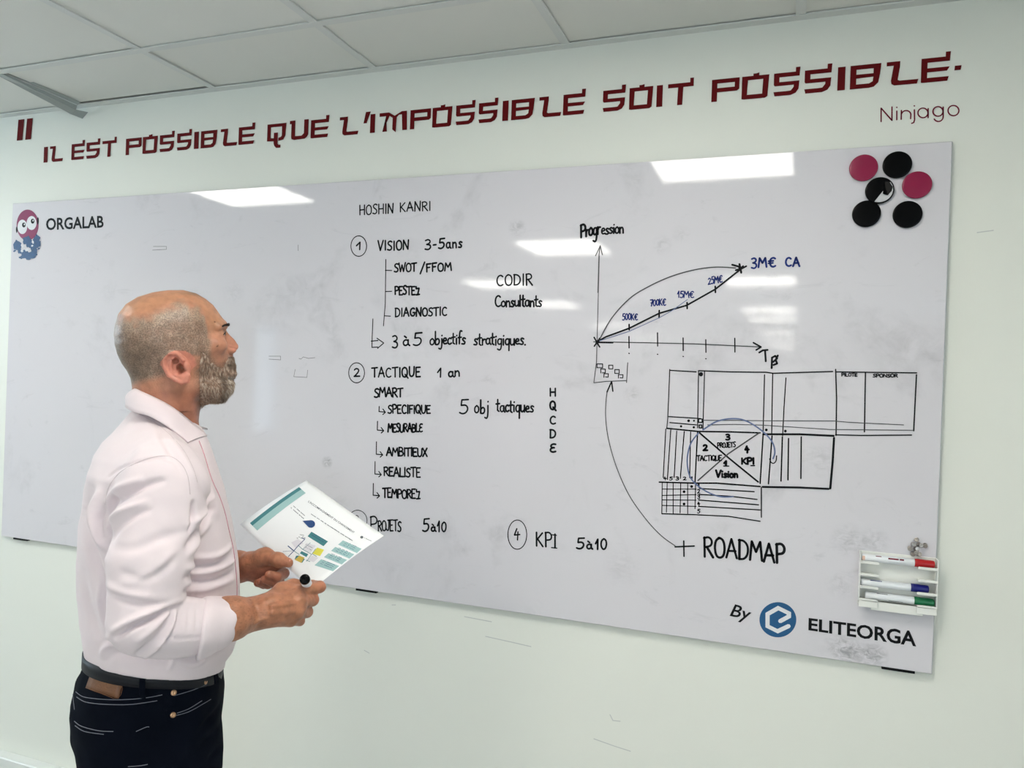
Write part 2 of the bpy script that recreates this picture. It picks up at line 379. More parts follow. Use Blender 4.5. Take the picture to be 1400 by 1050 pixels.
for ln in """A .72;0,0 .34,1 .7,0;.1,.36 .62,.38
B .62;.05,0 .05,1;~.02,.98 .35,1 .55,.82 .45,.58 .1,.53;~.1,.53 .5,.5 .62,.25 .45,.02 .02,.0
C .66;~.6,.86 .42,1.02 .15,.9 .02,.5 .12,.1 .38,-.03 .62,.1
D .66;.05,0 .06,1;~.0,.98 .35,.98 .62,.72 .62,.3 .4,.03 .03,0
E .56;.06,0 .04,1 .54,1.02;.05,.52 .42,.54;.06,0 .55,.02
e .56;~.55,.95 .3,1.0 .08,.82 .12,.58 .42,.53;~.3,.54 .06,.42 .04,.12 .28,-.02 .55,.08
F .54;.06,0 .05,1;.02,1 .54,1.03;.05,.55 .42,.57
G .68;~.6,.88 .42,1.02 .12,.85 .02,.45 .15,.06 .45,0 .62,.2 .62,.42;.4,.43 .68,.43
H .68;.05,0 .04,1;.62,0 .62,1;.05,.5 .62,.52
I .2;.1,0 .1,1
J .5;~.4,1 .42,.3 .3,.02 .08,.02 .0,.15;.2,1 .6,1.02
K .62;.05,0 .04,1;.56,1 .08,.46;.14,.52 .6,0
L .52;.06,1 .04,.02 .52,.02
l .6;.1,1 .1,.75 .55,.8 .35,.02 .1,0 .62,.05
M .82;0,0 .12,1 .4,.45 .68,1 .8,0
N .7;.03,0 .06,1 .6,.02 .66,1.02
O .68;~.34,1 .08,.88 .0,.5 .1,.08 .36,-.02 .62,.12 .68,.55 .58,.9 .34,1.01 .25,.99
P .58;.06,0 .04,1;~.0,.96 .35,1.04 .58,.82 .5,.52 .08,.46
Q .72;~.34,1 .08,.88 .0,.5 .1,.1 .36,0 .6,.15 .66,.55 .56,.9 .34,1.0 .25,.98;.38,.3 .74,-.1
R .62;.06,0 .04,1;~.0,.96 .35,1.04 .56,.84 .48,.58 .08,.5;.2,.52 .62,0
S .56;~.55,.9 .35,1.02 .1,.9 .08,.68 .3,.52 .5,.38 .5,.12 .28,-.02 .0,.08
T .64;.32,0 .32,1;-.02,.98 .66,1.03
U .64;~.04,1 .03,.3 .15,.02 .4,0 .58,.25 .6,1
V .64;0,1 .28,0 .64,1
W .9;0,1 .2,0 .42,.75 .62,0 .88,1
X .62;0,1 .6,0;.58,1 .02,0
0 .6;~.3,1 .05,.8 .02,.3 .22,0 .45,.1 .56,.5 .5,.88 .3,1.0
1 .36;.02,.55 .24,1.02 .22,0
2 .56;~.05,.8 .2,1.0 .45,.9 .46,.62 .2,.2 .02,.0;.02,.02 .56,.04
3 .54;~.05,.92 .3,1.02 .5,.82 .4,.6 .16,.52;~.16,.52 .48,.44 .52,.15 .3,-.04 .02,.06
4 .56;.28,1.02 .06,.45 .55,.5;.38,.75 .34,0
5 .56;.56,1 .16,.98 .12,.58;~.12,.58 .42,.62 .54,.35 .42,.05 .2,-.04 .02,.06
7 .54;0,.97 .52,1 .2,0;.12,.5 .45,.52
/ .5;.0,-.15 .48,1.15
- .34;.05,.45 .3,.46
. .16;.06,.02 .1,.02
+ .7;0,.5 .7,.5;.35,.1 .35,.95
€ .72;~.68,.86 .5,1.0 .22,.86 .14,.5 .24,.08 .5,-.02 .7,.1;.02,.62 .5,.64;.0,.4 .46,.42
a .52;~.4,.5 .2,.58 .03,.4 .05,.12 .22,0 .38,.14;~.42,.55 .4,.15 .54,.0
à .52;~.4,.5 .2,.58 .03,.4 .05,.12 .22,0 .38,.14;~.42,.55 .4,.15 .54,.0;.12,.92 .28,.76
b .5;.06,1.15 .06,.02;~.06,.35 .28,.55 .48,.38 .42,.06 .2,-.02 .06,.06
c .42;~.4,.48 .22,.56 .04,.38 .06,.1 .24,-.02 .42,.1
f .36;~.42,1.12 .26,1.18 .17,.9 .15,0;.02,.55 .36,.58
g .5;~.42,.52 .2,.58 .04,.38 .08,.12 .26,.04 .42,.2;~.44,.56 .42,-.25 .25,-.48 .02,-.36
i .22;.1,.55 .1,0;.12,.8 .14,.84
j .26;~.2,.55 .2,-.2 .08,-.46 -.12,-.36;.2,.82 .22,.86
k .46;.06,1.1 .05,0;.4,.55 .07,.25 .42,0
L2 .24;.1,1.1 .1,0
n .5;.06,.55 .06,0;~.06,.35 .26,.58 .42,.42 .43,0
o .5;~.25,.56 .04,.42 .04,.1 .24,-.02 .45,.12 .46,.42 .25,.57
p .5;.08,.55 .04,-.5;~.08,.4 .28,.58 .46,.38 .4,.08 .2,-.0 .07,.1
q .5;~.42,.52 .2,.58 .04,.38 .08,.1 .26,0 .42,.16;.44,.56 .42,-.5
r .36;.06,.55 .06,0;~.06,.32 .18,.52 .36,.5
s .42;~.4,.48 .22,.57 .08,.44 .2,.3 .36,.18 .28,.0 .02,.04
t .36;.16,1.0 .14,.1 .3,.0;-.02,.62 .36,.66
u .5;~.05,.55 .04,.12 .2,-.02 .4,.15;.44,.55 .44,0
ë .46;~.06,.28 .4,.32 .34,.54 .14,.54 .04,.28 .14,.02 .44,.08""".split('\n'):
    head, *st = ln.split(';'); k, w = head.split(' ')
    ss = []
    for q in st:
        c = q.startswith('~'); pts = [tuple(map(float, a.split(','))) for a in q.lstrip('~').split(' ')]
        ss.append(chaikin(pts, 2) if c else pts)
    GL[k] = (float(w), ss)
GL['|'] = GL['L2']
def wpt(u, v): p = at(u, v); return (p[0], p[2])
INKY = [-.0006]
def nexty():
    INKY[0] -= .000004; return INKY[0]
def write(text, u0, v0, u1, v1, h, m='ink', w=.0030, name='handwritten_word', label=None, lean=0.0, gap=.16):
    """letters along the baseline (u0,v0)-(u1,v1), h = capital height, all in photo pixels, laid on the board's face"""
    total = sum(.45 if c == ' ' else GL[c][0]+gap for c in text) - gap; x = 0; mb = MB()
    y = nexty()
    for c in text:
        if c == ' ': x += .45; continue
        gw, ss = GL[c]; jy = rnd.uniform(-.04, .04); js = rnd.uniform(.94, 1.06)
        for s in ss:
            P = []
            for (a, b) in s:
                f = (x + a + lean*b)/total
                P.append(wpt(u0 + (u1-u0)*f, v0 + (v1-v0)*f - (b*js+jy)*h))
            ribbon(mb, P, w*(1.68 if w > .0023 else 1.4)*rnd.uniform(.9, 1.1), y)
        x += gw+gap
    return onboard(mb, name, M[m], label)
def stroke(*lines, m='ink', w=.0026, name='drawn_line', label=None, curve=False):
    for ln in lines:
        mb = MB(); y = nexty()
        P = spline(ln, 8) if (curve and len(ln) > 2) else ln
        ribbon(mb, [wpt(*p) for p in P], w*1.18, y); o = onboard(mb, name, M[m], label)
    return o
def ell(u, v, rx, ry, n=28, k=1.04, a0=1.2): return [(u+rx*math.cos(a0+2*math.pi*i/n*k), v-ry*math.sin(a0+2*math.pi*i/n*k)) for i in range(n+1)]
Z = lambda ox, oy, s: (lambda x, y: (ox+x/s, oy+y/s))

write('HOSHIN', 491.7, 294, 538, 291, 12.5, w=.0024); write('KANRI', 547, 290, 589, 287.5, 12.5, w=.0024)
stroke(ell(490.6, 336.5, 10.7, 14), w=.0024, name='drawn_circle'); write('1', 487, 341.8, 495, 341.5, 10)
write('VISION', 517, 342.7, 559, 341, 13); write('3-5', 581, 341.5, 608, 339, 13); write('ans', 610, 339.5, 632, 338.8, 14)
stroke([(527.6, 354.8), (526.9, 415), (524.4, 445.6)], [(527, 369.7), (535.8, 369.9)], [(526.8, 398.7), (535.8, 398.3)], [(526, 431.8), (534, 432.3)], w=.0024, name='drawn_bracket')
write('SWOT', 539.2, 372.4, 569.4, 370.5, 11.5, gap=.08); write('/', 574.7, 373, 581, 372, 12); write('FFOM', 583, 372, 617.4, 369.6, 11)
write('PESTEl', 540, 402.8, 573.5, 402.8, 11.5, gap=.06); write('DIAGNOSTIC', 540.4, 433.2, 611.2, 431, 11.5, gap=.14)
write('CODIR', 679, 390.3, 728, 390, 15, w=.0026); write('Consu|tants', 676.8, 419.3, 741, 418.6, 14.5, gap=.02)
stroke([(510, 436), (509, 460), (508.6, 475), (516.8, 474.6)], [(507.7, 466.4), (517, 465.6)], [(515.6, 462.5), (524.8, 469), (516.4, 476.3)], name='drawn_arrow')
write('3', 536.3, 474.8, 544, 474.8, 17); write('à', 551, 473, 560, 472.5, 14); write('5', 564.8, 472, 577, 471.4, 17)
write('objëctifs', 587.7, 472, 636.8, 469.8, 15, gap=.03); write('stratigiquës.', 647.8, 471.6, 719, 471.4, 15, gap=.03)
stroke(ell(487.7, 509.7, 10.8, 13.7), w=.0024, name='drawn_circle'); write('2', 484, 514.5, 492, 514.5, 11)
write('TACTIQUE', 508.6, 516, 574.9, 514.9, 13, gap=.14); write('1', 598, 515.7, 605, 515.4, 12); write('an', 613, 515, 629, 514.9, 14, gap=.05)
write('SMART', 512, 543, 550.9, 542.3, 12, gap=.06)
for (u, v, L) in ((518.6, 555.7, 7), (516.3, 576, 12), (514.9, 604, 17), (513, 631, 17), (510.6, 661, 16)):
    stroke([(u, v), (u-.3, v+L), (u+8, v+L+.6)], [(u+5, v+L-3.5), (u+8.5, v+L+1), (u+5, v+L+4)], w=.0027, name='drawn_arrow')
write('SPECIFIQUE', 530.6, 565, 588.6, 565, 11, gap=.1); write('MESURABLe', 530.6, 590.6, 577.7, 590.6, 11, gap=.04)
write('AMBITIEUX', 528.6, 623, 584.3, 624.3, 11.5, gap=.06); write('REALISTE', 525, 650.6, 574.9, 652.3, 12, gap=.08); write('TEMPOREl', 523.4, 680, 574.3, 682, 12, gap=.06)
write('5', 628, 565, 640.6, 565, 18); write('obj', 648.6, 564.9, 668, 564.5, 17, gap=.1); write('tactiquës', 678.6, 563, 730, 563.7, 16, gap=.04)
for c, v in (('H', 541.8), ('Q', 560), ('C', 579.4), ('D', 598.6), ('e', 618)): write(c, 752, v, 760, v, 11, w=.0031)
stroke(ell(489, 712, 13, 14.5), w=.0018, name='drawn_circle'); write('3', 485, 716, 491, 716, 11, w=.0018)
write('P', 506.5, 726, 516, 726, 20, w=.0026); write('ROJETS', 517, 725.5, 548.6, 726.3, 14, w=.0026, gap=.08)
write('5', 577.7, 726.3, 587, 726, 16); write('à', 589.5, 726.5, 596, 726.3, 11); write('10', 598, 727, 610.6, 727, 14)
stroke(ell(707.4, 730.9, 12.9, 20), w=.0022, name='drawn_circle'); write('4', 702.5, 738, 711, 738, 15, w=.0024)
write('KPI', 733, 745.5, 760.5, 748.5, 19, gap=.18); stroke([(754.5, 731), (761, 731.8)], [(754, 748.6), (761.5, 749.3)])
write('5', 788, 750, 799, 750, 15); write('à', 802, 750.5, 810, 750.5, 12); write('10', 814, 751, 830, 752, 14)
stroke([(922.9, 747.6), (949.3, 746.4)], [(934.9, 739.4), (935.2, 760.6)], w=.0032, name='drawn_plus')
write('ROADMAP', 962.3, 760.5, 1073, 769.5, 26, w=.0036, gap=.1)
stroke([(835.7, 522.9), (829.5, 540), (828.3, 574), (834, 609), (845.7, 645.7), (862, 680), (885, 712), (905, 733), (923, 746)], m='greyink', w=.0020, curve=True, name='drawn_arrow')
stroke([(830, 536), (836.3, 521.5), (838, 535)], w=.0032, name='drawn_arrowhead')
stroke([(819.5, 350), (816.4, 467), (815.6, 495), (812, 523.3), (829, 521.4), (856.6, 520.4)], [(858.3, 496), (856.7, 523)], w=.0019, m='greyink', name='drawn_box')
mbq = [[(a, b), (c, b), (c, d), (a, d), (a, b)] for (a, b, c, d) in ((816.3, 497.6, 824, 502.8), (832.4, 499.3, 838, 504.3), (840.7, 505.3, 846.7, 510.6))]
mbq += [[(821.6, 510), (821.4, 504.3), (827.8, 504.8), (827.6, 509.6), (823.5, 509.8)], [(825.8, 516), (826, 511), (831.9, 511), (831.5, 515.7), (828, 515.2)], [(845.6, 517), (845.6, 512.2), (851.9, 512.4), (851.5, 516.8), (847.7, 516.5)]]
stroke(*mbq, w=.0020, name='drawn_square')
write('Progr', 794, 324.5, 821, 320.5, 18, w=.0034, gap=.0); write('ession'.replace('e', 'ë'), 822, 320.4, 853, 318.5, 15, w=.0028, gap=.0)
stroke([(820.5, 336), (818.9, 351), (817.5, 400)], [(814.3, 349.8), (820.8, 336), (823.7, 348.5)], w=.0022, m='greyink', name='drawn_axis')
stroke([(811.6, 467.3), (877, 468.5), (950, 470.2), (1039.8, 474.4)], w=.0022, m='greyink', name='drawn_axis')
stroke([(1030, 468.5), (1040.5, 474.4), (1033.8, 478.6)], w=.0034, name='drawn_arrowhead')
stroke([(812.3, 461.2), (820, 474.5)], [(812.6, 473.4), (820, 462.5)], [(815, 468.2), (838, 468.6)], w=.0034, name='drawn_cross')
for (u, a, b, d) in ((860, 460, 475.8, 483), (899, 455, 473.3, 484.3), (934, 462, 479.4, 487.2), (965, 464.4, 481.8, 490.3), (1004.6, 462.4, 481.4, 0)):
    stroke(*([[(u, a), (u+.2, b)]] + ([[(u-.2, d), (u+.4, d+.3)]] if d else [])), w=.0026, name='drawn_tick')
stroke([(818.9, 466), (835.9, 435.7), (860, 409), (884.4, 393.2), (916, 378.6), (950, 368.9), (979, 365.3), (1005.8, 366.5)], m='greyink', w=.0026, curve=True, name='drawn_curve')
stroke([(1001, 362), (1010, 364.5), (1012, 368), (1006, 369.5)], [(1008, 372), (1016, 364)], [(1011, 361), (1013.5, 373)], w=.0042, name='drawn_arrowhead')
stroke([(817, 467), (828.6, 460.5), (860, 449), (901.4, 428.4), (939, 417.5), (977.9, 395.6), (1013, 367.9), (1020.4, 364)], w=.0038, name='drawn_curve')
stroke([(860.2, 443.5), (860.4, 451)], [(901.4, 424.5), (901.2, 434.5)], [(939.4, 413.7), (939.6, 422)], [(977.9, 391.5), (978.2, 400)], w=.0036, name='drawn_tick')
stroke([(820, 466), (860, 453.2), (901.4, 434.5), (920, 424), (940, 409.5)], m='paleblue', w=.0016, name='drawn_curve', label='thin pale blue line under the thick black curve')
bl = lambda s, *a: write(s, *a, m='blueink', w=.0021, gap=.06, label='small blue handwritten figure above the curve')
bl('500K€', 851, 437.6, 872, 437.2, 8.5); bl('700K€', 889.3, 418.4, 910.4, 417.5, 8.5); bl('15M€', 926.2, 407, 948.8, 407.3, 9); bl('25M€', 968.2, 388.8, 987.6, 385.6, 9)
write('3M€', 1027.2, 366.5, 1060.5, 364.8, 13, m='blueink', w=.0026, label='blue handwritten figure at the end of the curve'); write('CA', 1073.8, 364, 1093.3, 364, 12, m='blueink', w=.0026, label='blue handwritten letters at the end of the curve')
stroke([(1038, 482), (1043, 479), (1049.5, 478.4)], [(1046, 479.4), (1047, 494)], [(1055, 503.5), (1055.5, 489), (1060, 486.5), (1062.5, 490), (1057, 495)], [(1063.5, 486), (1060.5, 492), (1062.5, 497), (1057.5, 499)], w=.0040, name='handwritten_word')

# ---- the crossed matrix drawn at the lower right
q = Z(890, 490, 3.684)
def zl(*lines, **k): return stroke(*[[q(*p) for p in l] for l in lines], **k)
zl([(95, 55), (85, 300), (80, 352)], [(240, 62), (235, 350)], [(270, 62), (262, 360)], [(572, 82), (565, 375)], [(613, 78), (608, 380)], [(680, 98), (670, 250), (663, 390)], w=.0021, name='drawn_grid')
zl([(95, 60), (228, 68)], [(240, 62), (400, 68), (580, 70), (615, 75), (915, 66)], [(930, 68), (1338, 73)], w=.0026, name='drawn_grid')
zl([(930, 55), (935, 200), (932, 388)], [(1080, 70), (1075, 370)], [(1337, 82), (1323, 365)], [(930, 385), (1060, 388), (1312, 386)], w=.0025, name='drawn_grid')
zl([(262, 311), (400, 312), (600, 314), (920, 315), (1000, 322), (1272, 335)], [(285, 335), (420, 332), (560, 336), (700, 345), (900, 358), (1322, 362)], w=.0016, m='greyink', name='drawn_grid')
zl([(90, 293), (250, 303)], [(95, 323), (230, 335)], [(240, 305), (258, 305), (258, 322), (240, 322), (240, 305)], [(243, 335), (256, 335), (256, 350), (243, 350), (243, 335)], w=.0024, name='drawn_grid')
zl([(80, 352), (240, 368), (400, 370), (550, 375)], [(42, 623), (215, 628), (330, 628), (550, 645)], w=.0032, name='drawn_grid')
zl([(565, 382), (750, 382), (920, 390)], [(562, 647), (750, 650), (895, 657)], [(922, 400), (915, 520), (903, 655)], w=.0042, name='drawn_grid')
zl([(75, 355), (62, 600)], [(100, 360), (83, 610)], [(130, 365), (117, 600)], [(168, 368), (148, 605)], [(200, 370), (195, 600)], w=.0021, name='drawn_grid')
zl([(235, 370), (222, 625)], [(565, 380), (550, 630)], [(610, 390), (592, 632)], [(662, 395), (655, 618)], [(693, 403), (690, 612)], [(757, 395), (755, 605)], w=.0027, name='drawn_grid')
zl([(245, 375), (390, 500), (540, 622)], w=.0036, name='drawn_grid'); zl([(545, 375), (390, 480), (237, 615)], w=.0028, m='greyink', name='drawn_grid')
zl([(57, 628), (55, 782)], [(82, 628), (78, 775)], [(112, 628), (112, 780)], [(150, 628), (147, 778)], [(185, 628), (185, 782)], [(225, 628), (222, 757)],
   [(57, 658), (228, 658)], [(57, 690), (228, 686)], [(57, 712), (228, 714)], [(57, 740), (228, 745)], w=.0018, name='drawn_grid')
zl([(55, 782), (225, 787), (390, 795), (550, 820)], [(556, 650), (556, 800)], [(245, 655), (520, 671)], [(245, 685), (400, 694), (535, 710)], [(240, 713), (542, 737)], [(240, 745), (550, 763)], w=.0024, name='drawn_grid')
dots = MB()
for (x, y, r) in ((252, 80, 11), (190, 314, 7), (217, 314, 5), (152, 342, 6), (216, 347, 6), (581, 360, 7), (677, 366, 7), (205, 645, 7), (167, 671, 7), (167, 733, 7)):
    c = q(x, y); yy = nexty(); n = len(dots.v)
    for i in range(12):
        w = wpt(c[0]+r/3.684*math.cos(i*math.pi/6), c[1]+r/3.684*math.sin(i*math.pi/6)); dots.v.append((w[0], yy, w[1]))
    dots.f.append(tuple(range(n, n+12))[::-1])
onboard(dots, 'drawn_dots', M['ink'])
def zw(t, x0, y0, x1, y1, h, w=.0026, gap=.06): write(t, *q(x0, y0), *q(x1, y1), h/3.684, w=w, gap=gap)
zw('3', 377, 410, 398, 410, 28, w=.003); zw('PROJETS', 335, 450, 426, 446, 25, w=.0020, gap=.08); zw('2', 263, 463, 285, 463, 30, w=.003); zw('TACTIQUE', 232, 516, 356, 514, 26, w=.0021, gap=.06)
zw('4', 472, 476, 494, 476, 32, w=.003); zw('KPI', 457, 532, 520, 532, 31, w=.003, gap=.1); zl([(503, 540), (522, 540)]); zw('1', 368, 540, 384, 540, 22, w=.0034); zl([(366, 542), (392, 542)])
zw('Vision', 328, 597, 438, 600, 34, w=.003, gap=.08); zw('PILOTE', 960, 90, 1038, 90, 15, w=.0016, gap=.10); zw('SPONSOR', 1118, 95, 1242, 95, 16, w=.0016, gap=.10)
for i, (t, x) in enumerate(zip('45321', (63, 93, 125, 162, 197))): zw(t, x, 612, x+16, 612, 16, w=.0017)
for t, y in zip('12345', (650, 678, 706, 742, 778)): zw(t, 234, y, 247, y, 19, w=.0017)
zl([(262, 360), (330, 318), (410, 303), (480, 315), (560, 365), (610, 420), (624, 470), (615, 505)], [(240, 375), (200, 430), (183, 510), (195, 590), (235, 640), (300, 680), (360, 697), (415, 695)], m='paleblue', w=.0030, curve=True, name='drawn_arc', label='pale blue sweeping arc drawn around the crossed box')
zl([(598, 505), (604, 522), (618, 528), (630, 515), (633, 490)], w=.0022, curve=True, name='drawn_arrowhead')
# faint left-over pen marks
stroke([(404, 505), (402, 515), (420, 516), (421, 506)], [(368, 487), (384, 487), (384, 492), (368, 491)], [(409, 490), (412, 491), (415, 488), (422, 490), (431, 489)], [(408, 335), (408, 343)], [(210, 337), (228, 337), (228, 341), (209, 342)], w=.0011, m='greyink', name='faint_mark')

# ---- printed matter: type from the built-in face
def text_geo(body, offset=0.0, shear=0.0, res=3):
    cu = bpy.data.curves.new('type', 'FONT'); cu.body = body; cu.offset = offset; cu.shear = shear; cu.resolution_u = res
    o = bpy.data.objects.new('type', cu); COL.objects.link(o)
    me = bpy.data.meshes.new_from_object(o.evaluated_get(bpy.context.evaluated_depsgraph_get()))
    V = np.array([v.co[:2] for v in me.vertices]); F = [tuple(p.vertices) for p in me.polygons]
    bpy.data.objects.remove(o); bpy.data.curves.remove(cu); bpy.data.meshes.remove(me)
    return V, F
def type_on(body, tl, tr, br, bl, y, offset=0, shear=0, to3d=None):
    """typeset line mapped on the four photo corners of its bounding box"""
    V, F = text_geo(body, offset, shear); lo, hi = V.min(0), V.max(0); mb = MB()
    tl, tr, br, bl = map(np.array, (tl, tr, br, bl))
    for p in V:
        s, t = (p-lo)/(hi-lo); w = (bl*(1-s)+br*s)*(1-t) + (tl*(1-s)+tr*s)*t
        if to3d: mb.v.append(tuple(to3d(*w)))
        else: g = at(w[0], w[1], y); mb.v.append((g[0], y, g[2]))
    mb.f = F; return mb
onboard(type_on('ORGALAB', (63, 298.3), (141.6, 294.6), (141.6, 311.3), (63, 315), -.0007, .024), 'printed_lettering', M['print'], 'bold black printed name in the top left corner')
onboard(type_on('By', (1000.5, 825), (1028, 832.3), (1026, 854), (996.5, 847.5), -.0007, .012, .25), 'printed_lettering', M['print'], 'slanted black printed word at the bottom')
onboard(type_on('ELITEORGA', (1105.6, 844.6), (1252.6, 863.2), (1252.6, 884.2), (1105.2, 861.8), -.0007, .026), 'printed_lettering', M['print'], 'black printed company name at the bottom right')
def disc_px(mb, u, v, rx, ry, y, n=40, rot=0, wob=0, seed=0):
    r_ = random.Random(seed); st = len(mb.v); ph = r_.random()*6
    for i in range(n):
        a = 2*math.pi*i/n; k = 1 + wob*math.sin(a*5+ph) + wob*.6*math.sin(a*9+ph*2)
        x, z = rx*k*math.cos(a), ry*k*math.sin(a); x, z = x*math.cos(rot)-z*math.sin(rot), x*math.sin(rot)+z*math.cos(rot)
        p = at(u+x, v-z, y); mb.v.append((p[0], y, p[2]))
    mb.f.append(tuple(range(st, st+n))[::-1]); return mb
logo = onboard(disc_px(MB(), 1063.5, 847.3, 25.2, 24, -.0007, 64), 'round_logo', M['logoblue'], 'round blue printed logo with a white angular letter e')
zz = Z(900, 700, 3.5); lm = MB()
ribbon(lm, [wpt(*zz(*p)) for p in ((583, 522), (625, 499), (625, 484), (574, 459), (523, 488), (523, 546), (571, 570), (624, 545))], .0098, -.0011)
onboard(lm, 'logo_letter', M['logowhite'], parent=board)
# emblem: plum head with two big round eyes over smudged navy curls
onboard(disc_px(MB(), 37.7, 307.7, 15, 21.2, -.0007, 48), 'emblem_head', M['plum'], 'round plum printed head of the corner emblem')
onboard(disc_px(disc_px(MB(), 30.6, 310.2, 6.6, 9.8, -.0011), 43.2, 304.9, 6.7, 9.5, -.00115), 'emblem_eyes', M['logowhite'], 'two big white printed eyes')
onboard(disc_px(disc_px(MB(), 32.6, 307.6, 2.5, 3.4, -.0015), 44.6, 302.4, 2.5, 3.4, -.0015), 'emblem_pupils', M['print'])
onboard(disc_px(disc_px(MB(), 33.4, 306.8, .9, 1.2, -.0018, 12), 45.2, 301.6, .9, 1.2, -.0018, 12), 'emblem_glints', M['logowhite'])
onboard(disc_px(disc_px(MB(), 22.9, 314, 1.2, 4.5, -.0009, 16), 51.8, 302, 1.3, 5, -.0009, 16), 'emblem_ears', M['print'])
cu_ = MB(); k = 0
for (u, v, rx, ry, ro) in ((24, 335, 5, 6.5, .4), (22, 338, 3.5, 4, .9), (27, 343, 3, 4, .2), (37, 329, 6, 6, 0), (40, 334, 4.5, 5, .5), (50, 328, 4.5, 7, -.2), (52, 334, 3.5, 5, -.4), (46, 338, 5, 4.5, .3),
                           (34, 346, 5, 5, .2), (39, 350, 7, 5.2, 0), (45, 348, 5.5, 5, .3), (47, 343, 4, 4, .8), (31, 351, 4, 2.5, .5), (20, 343, 2.2, 1.2, .6), (53, 340, 1.8, 1, .4), (27, 352, 1.5, 1.2, 0)):
    k += 1; disc_px(cu_, u, v, rx, ry, -.0012-.00004*k, 30, ro, .12, k)
onboard(cu_, 'emblem_curls', M['navy'], 'smudged navy printed curls under the plum head')
gl_ = MB(); k = 0
for (u, v, rx, ry) in ((30.5, 336, 1.6, 2.5), (30, 343, 1.8, 2), (37, 341.5, 3, 1.8), (45, 331, 1.2, 2), (44, 336, 1.6, 1.2)): k += 1; disc_px(gl_, u, v, rx, ry, -.0021, 14, .4, .15, k)
onboard(gl_, 'emblem_gaps', M['logowhite'])

# ------------------------------------------------------------------ wall quotation in cut dark red letters
QG = {
 'I': (.20, [[(0,0),(.20,0),(.20,1),(0,1)]]),
 'L': (.98, [[(.0,1),(.42,1),(.42,.80),(.36,.22),(.42,.18),(1.0,.18),(.96,0),(.26,0),(.17,.07),(.15,.2),(.22,.84),(.0,.84)]]),
 'E': (.92, [[(0,.02),(.04,0),(.86,0),(.90,.18),(.20,.18),(.20,.42),(.84,.42),(.92,.58),(.20,.58),(.20,.82),(.92,.82),(.94,1.2),(.78,1.2),(.78,1.0),(.0,1.0)]]),
 'S': (.92, [[(.04,0),(.62,0),(.80,.08),(.90,.25),(.92,.60),(.20,.60),(.20,.82),(.92,.82),(.94,1.2),(.78,1.2),(.78,1.0),(0,1.0),(0,.50),(.04,.44),(.72,.44),(.72,.34),(.62,.19),(.50,.18),(.0,.18)]]),
 'T': (1.0, [[(.38,0),(.58,0),(.60,.82),(1.0,.82),(1.0,1.2),(.86,1.2),(.86,1.0),(.0,1.0),(.0,.82),(.40,.82)]]),
 'P': (.94, [[(0,0),(.19,0),(.19,.40),(.19,.60),(.19,.82),(.19,1),(0,1)], [(.19,.82),(.78,.82),(.94,1),(.19,1)], [(.78,.82),(.78,.60),(.94,.50),(.94,1)], [(.19,.60),(.78,.60),(.94,.50),(.86,.42),(.19,.42)]]),
 'O': (.90, [[(0,.0),(.18,.17),(.20,.83),(0,1)], [(0,0),(.08,-.02),(.80,-.02),(.88,.05),(.70,.17),(.18,.17)], [(.88,.05),(.92,1),(.72,.83),(.70,.17)], [(0,1),(.20,.83),(.72,.83),(.92,1)], [(.38,1),(.58,1),(.58,1.13),(.48,1.10),(.38,1.10)]]),
 'B': (.98, [[(0,0),(.20,.18),(.20,.82),(0,1)], [(0,1),(.20,.82),(.76,.82),(1,1)], [(.76,.82),(.76,.60),(.97,.55),(1,1)], [(.20,.60),(.20,.44),(.97,.55),(.76,.60)], [(.20,.44),(.76,.46),(.97,.55)], [(.76,.46),(.97,.55),(.92,.2),(.74,.26)], [(.74,.26),(.92,.2),(.78,.03),(.62,0),(.62,.18)], [(0,0),(.62,0),(.62,.18),(.20,.18)]]),
 'Q': (1.0, [[(0,.05),(.18,.20),(.18,.83),(0,1)], [(0,1),(.18,.83),(.78,.83),(1,1)], [(.78,.83),(1,1),(.96,.3),(.78,.3)], [(.78,.3),(.96,.3),(.86,.08),(.60,.03),(.60,.19),(.74,.24)], [(0,.05),(.36,.03),(.36,.19),(.18,.20)], [(.36,.50),(.56,.50),(.56,-.12),(.62,-.2),(.72,-.2),(.72,-.36),(.50,-.36),(.40,-.24),(.36,-.1)]]),
 'U': (.98, [[(.0,1.08),(.28,1.08),(.28,.2),(.12,.05),(.09,.15),(.09,.90),(.0,.90)], [(.28,.2),(.64,.2),(.80,.02),(.24,0),(.12,.05)], [(.64,.2),(.80,.02),(.92,.12),(.98,.24),(.98,1.08),(.76,1.08),(.76,.32)]]),
 'M': (1.0, [[(.12,0),(.28,0),(.24,.82),(.0,.82),(.0,1.0),(.34,1.0),(.36,.82)], [(.0,1.0),(.34,1.0),(.55,.80),(.80,1.0),(.98,1.0),(.98,.84),(.70,.84),(.55,.62),(.34,.84),(.0,.84)], [(.48,.70),(.62,.70),(.60,-.08),(.48,.08)], [(.80,1.0),(.98,1.0),(1.0,0),(.84,0)]]),
 "'": (.6, [[(.2,.55),(.55,.55),(1.0,1.15),(.45,1.15)]]),
 '"': (1, [[(0,0),(.36,0),(.44,1),(.06,1)], [(.56,0),(.92,0),(1,1),(.64,1)]]),
 '-': (.3, [[(0,.40),(.9,.40),(1,.58),(.05,.58)]]),
}
ZB = 1.377 + FLOOR
QY = WALLY-.0008
quote = tag(empty('wall_quotation', (0, QY, ZB)), 'long dark red capital lettering stuck on the wall above the whiteboard', 'wall lettering')
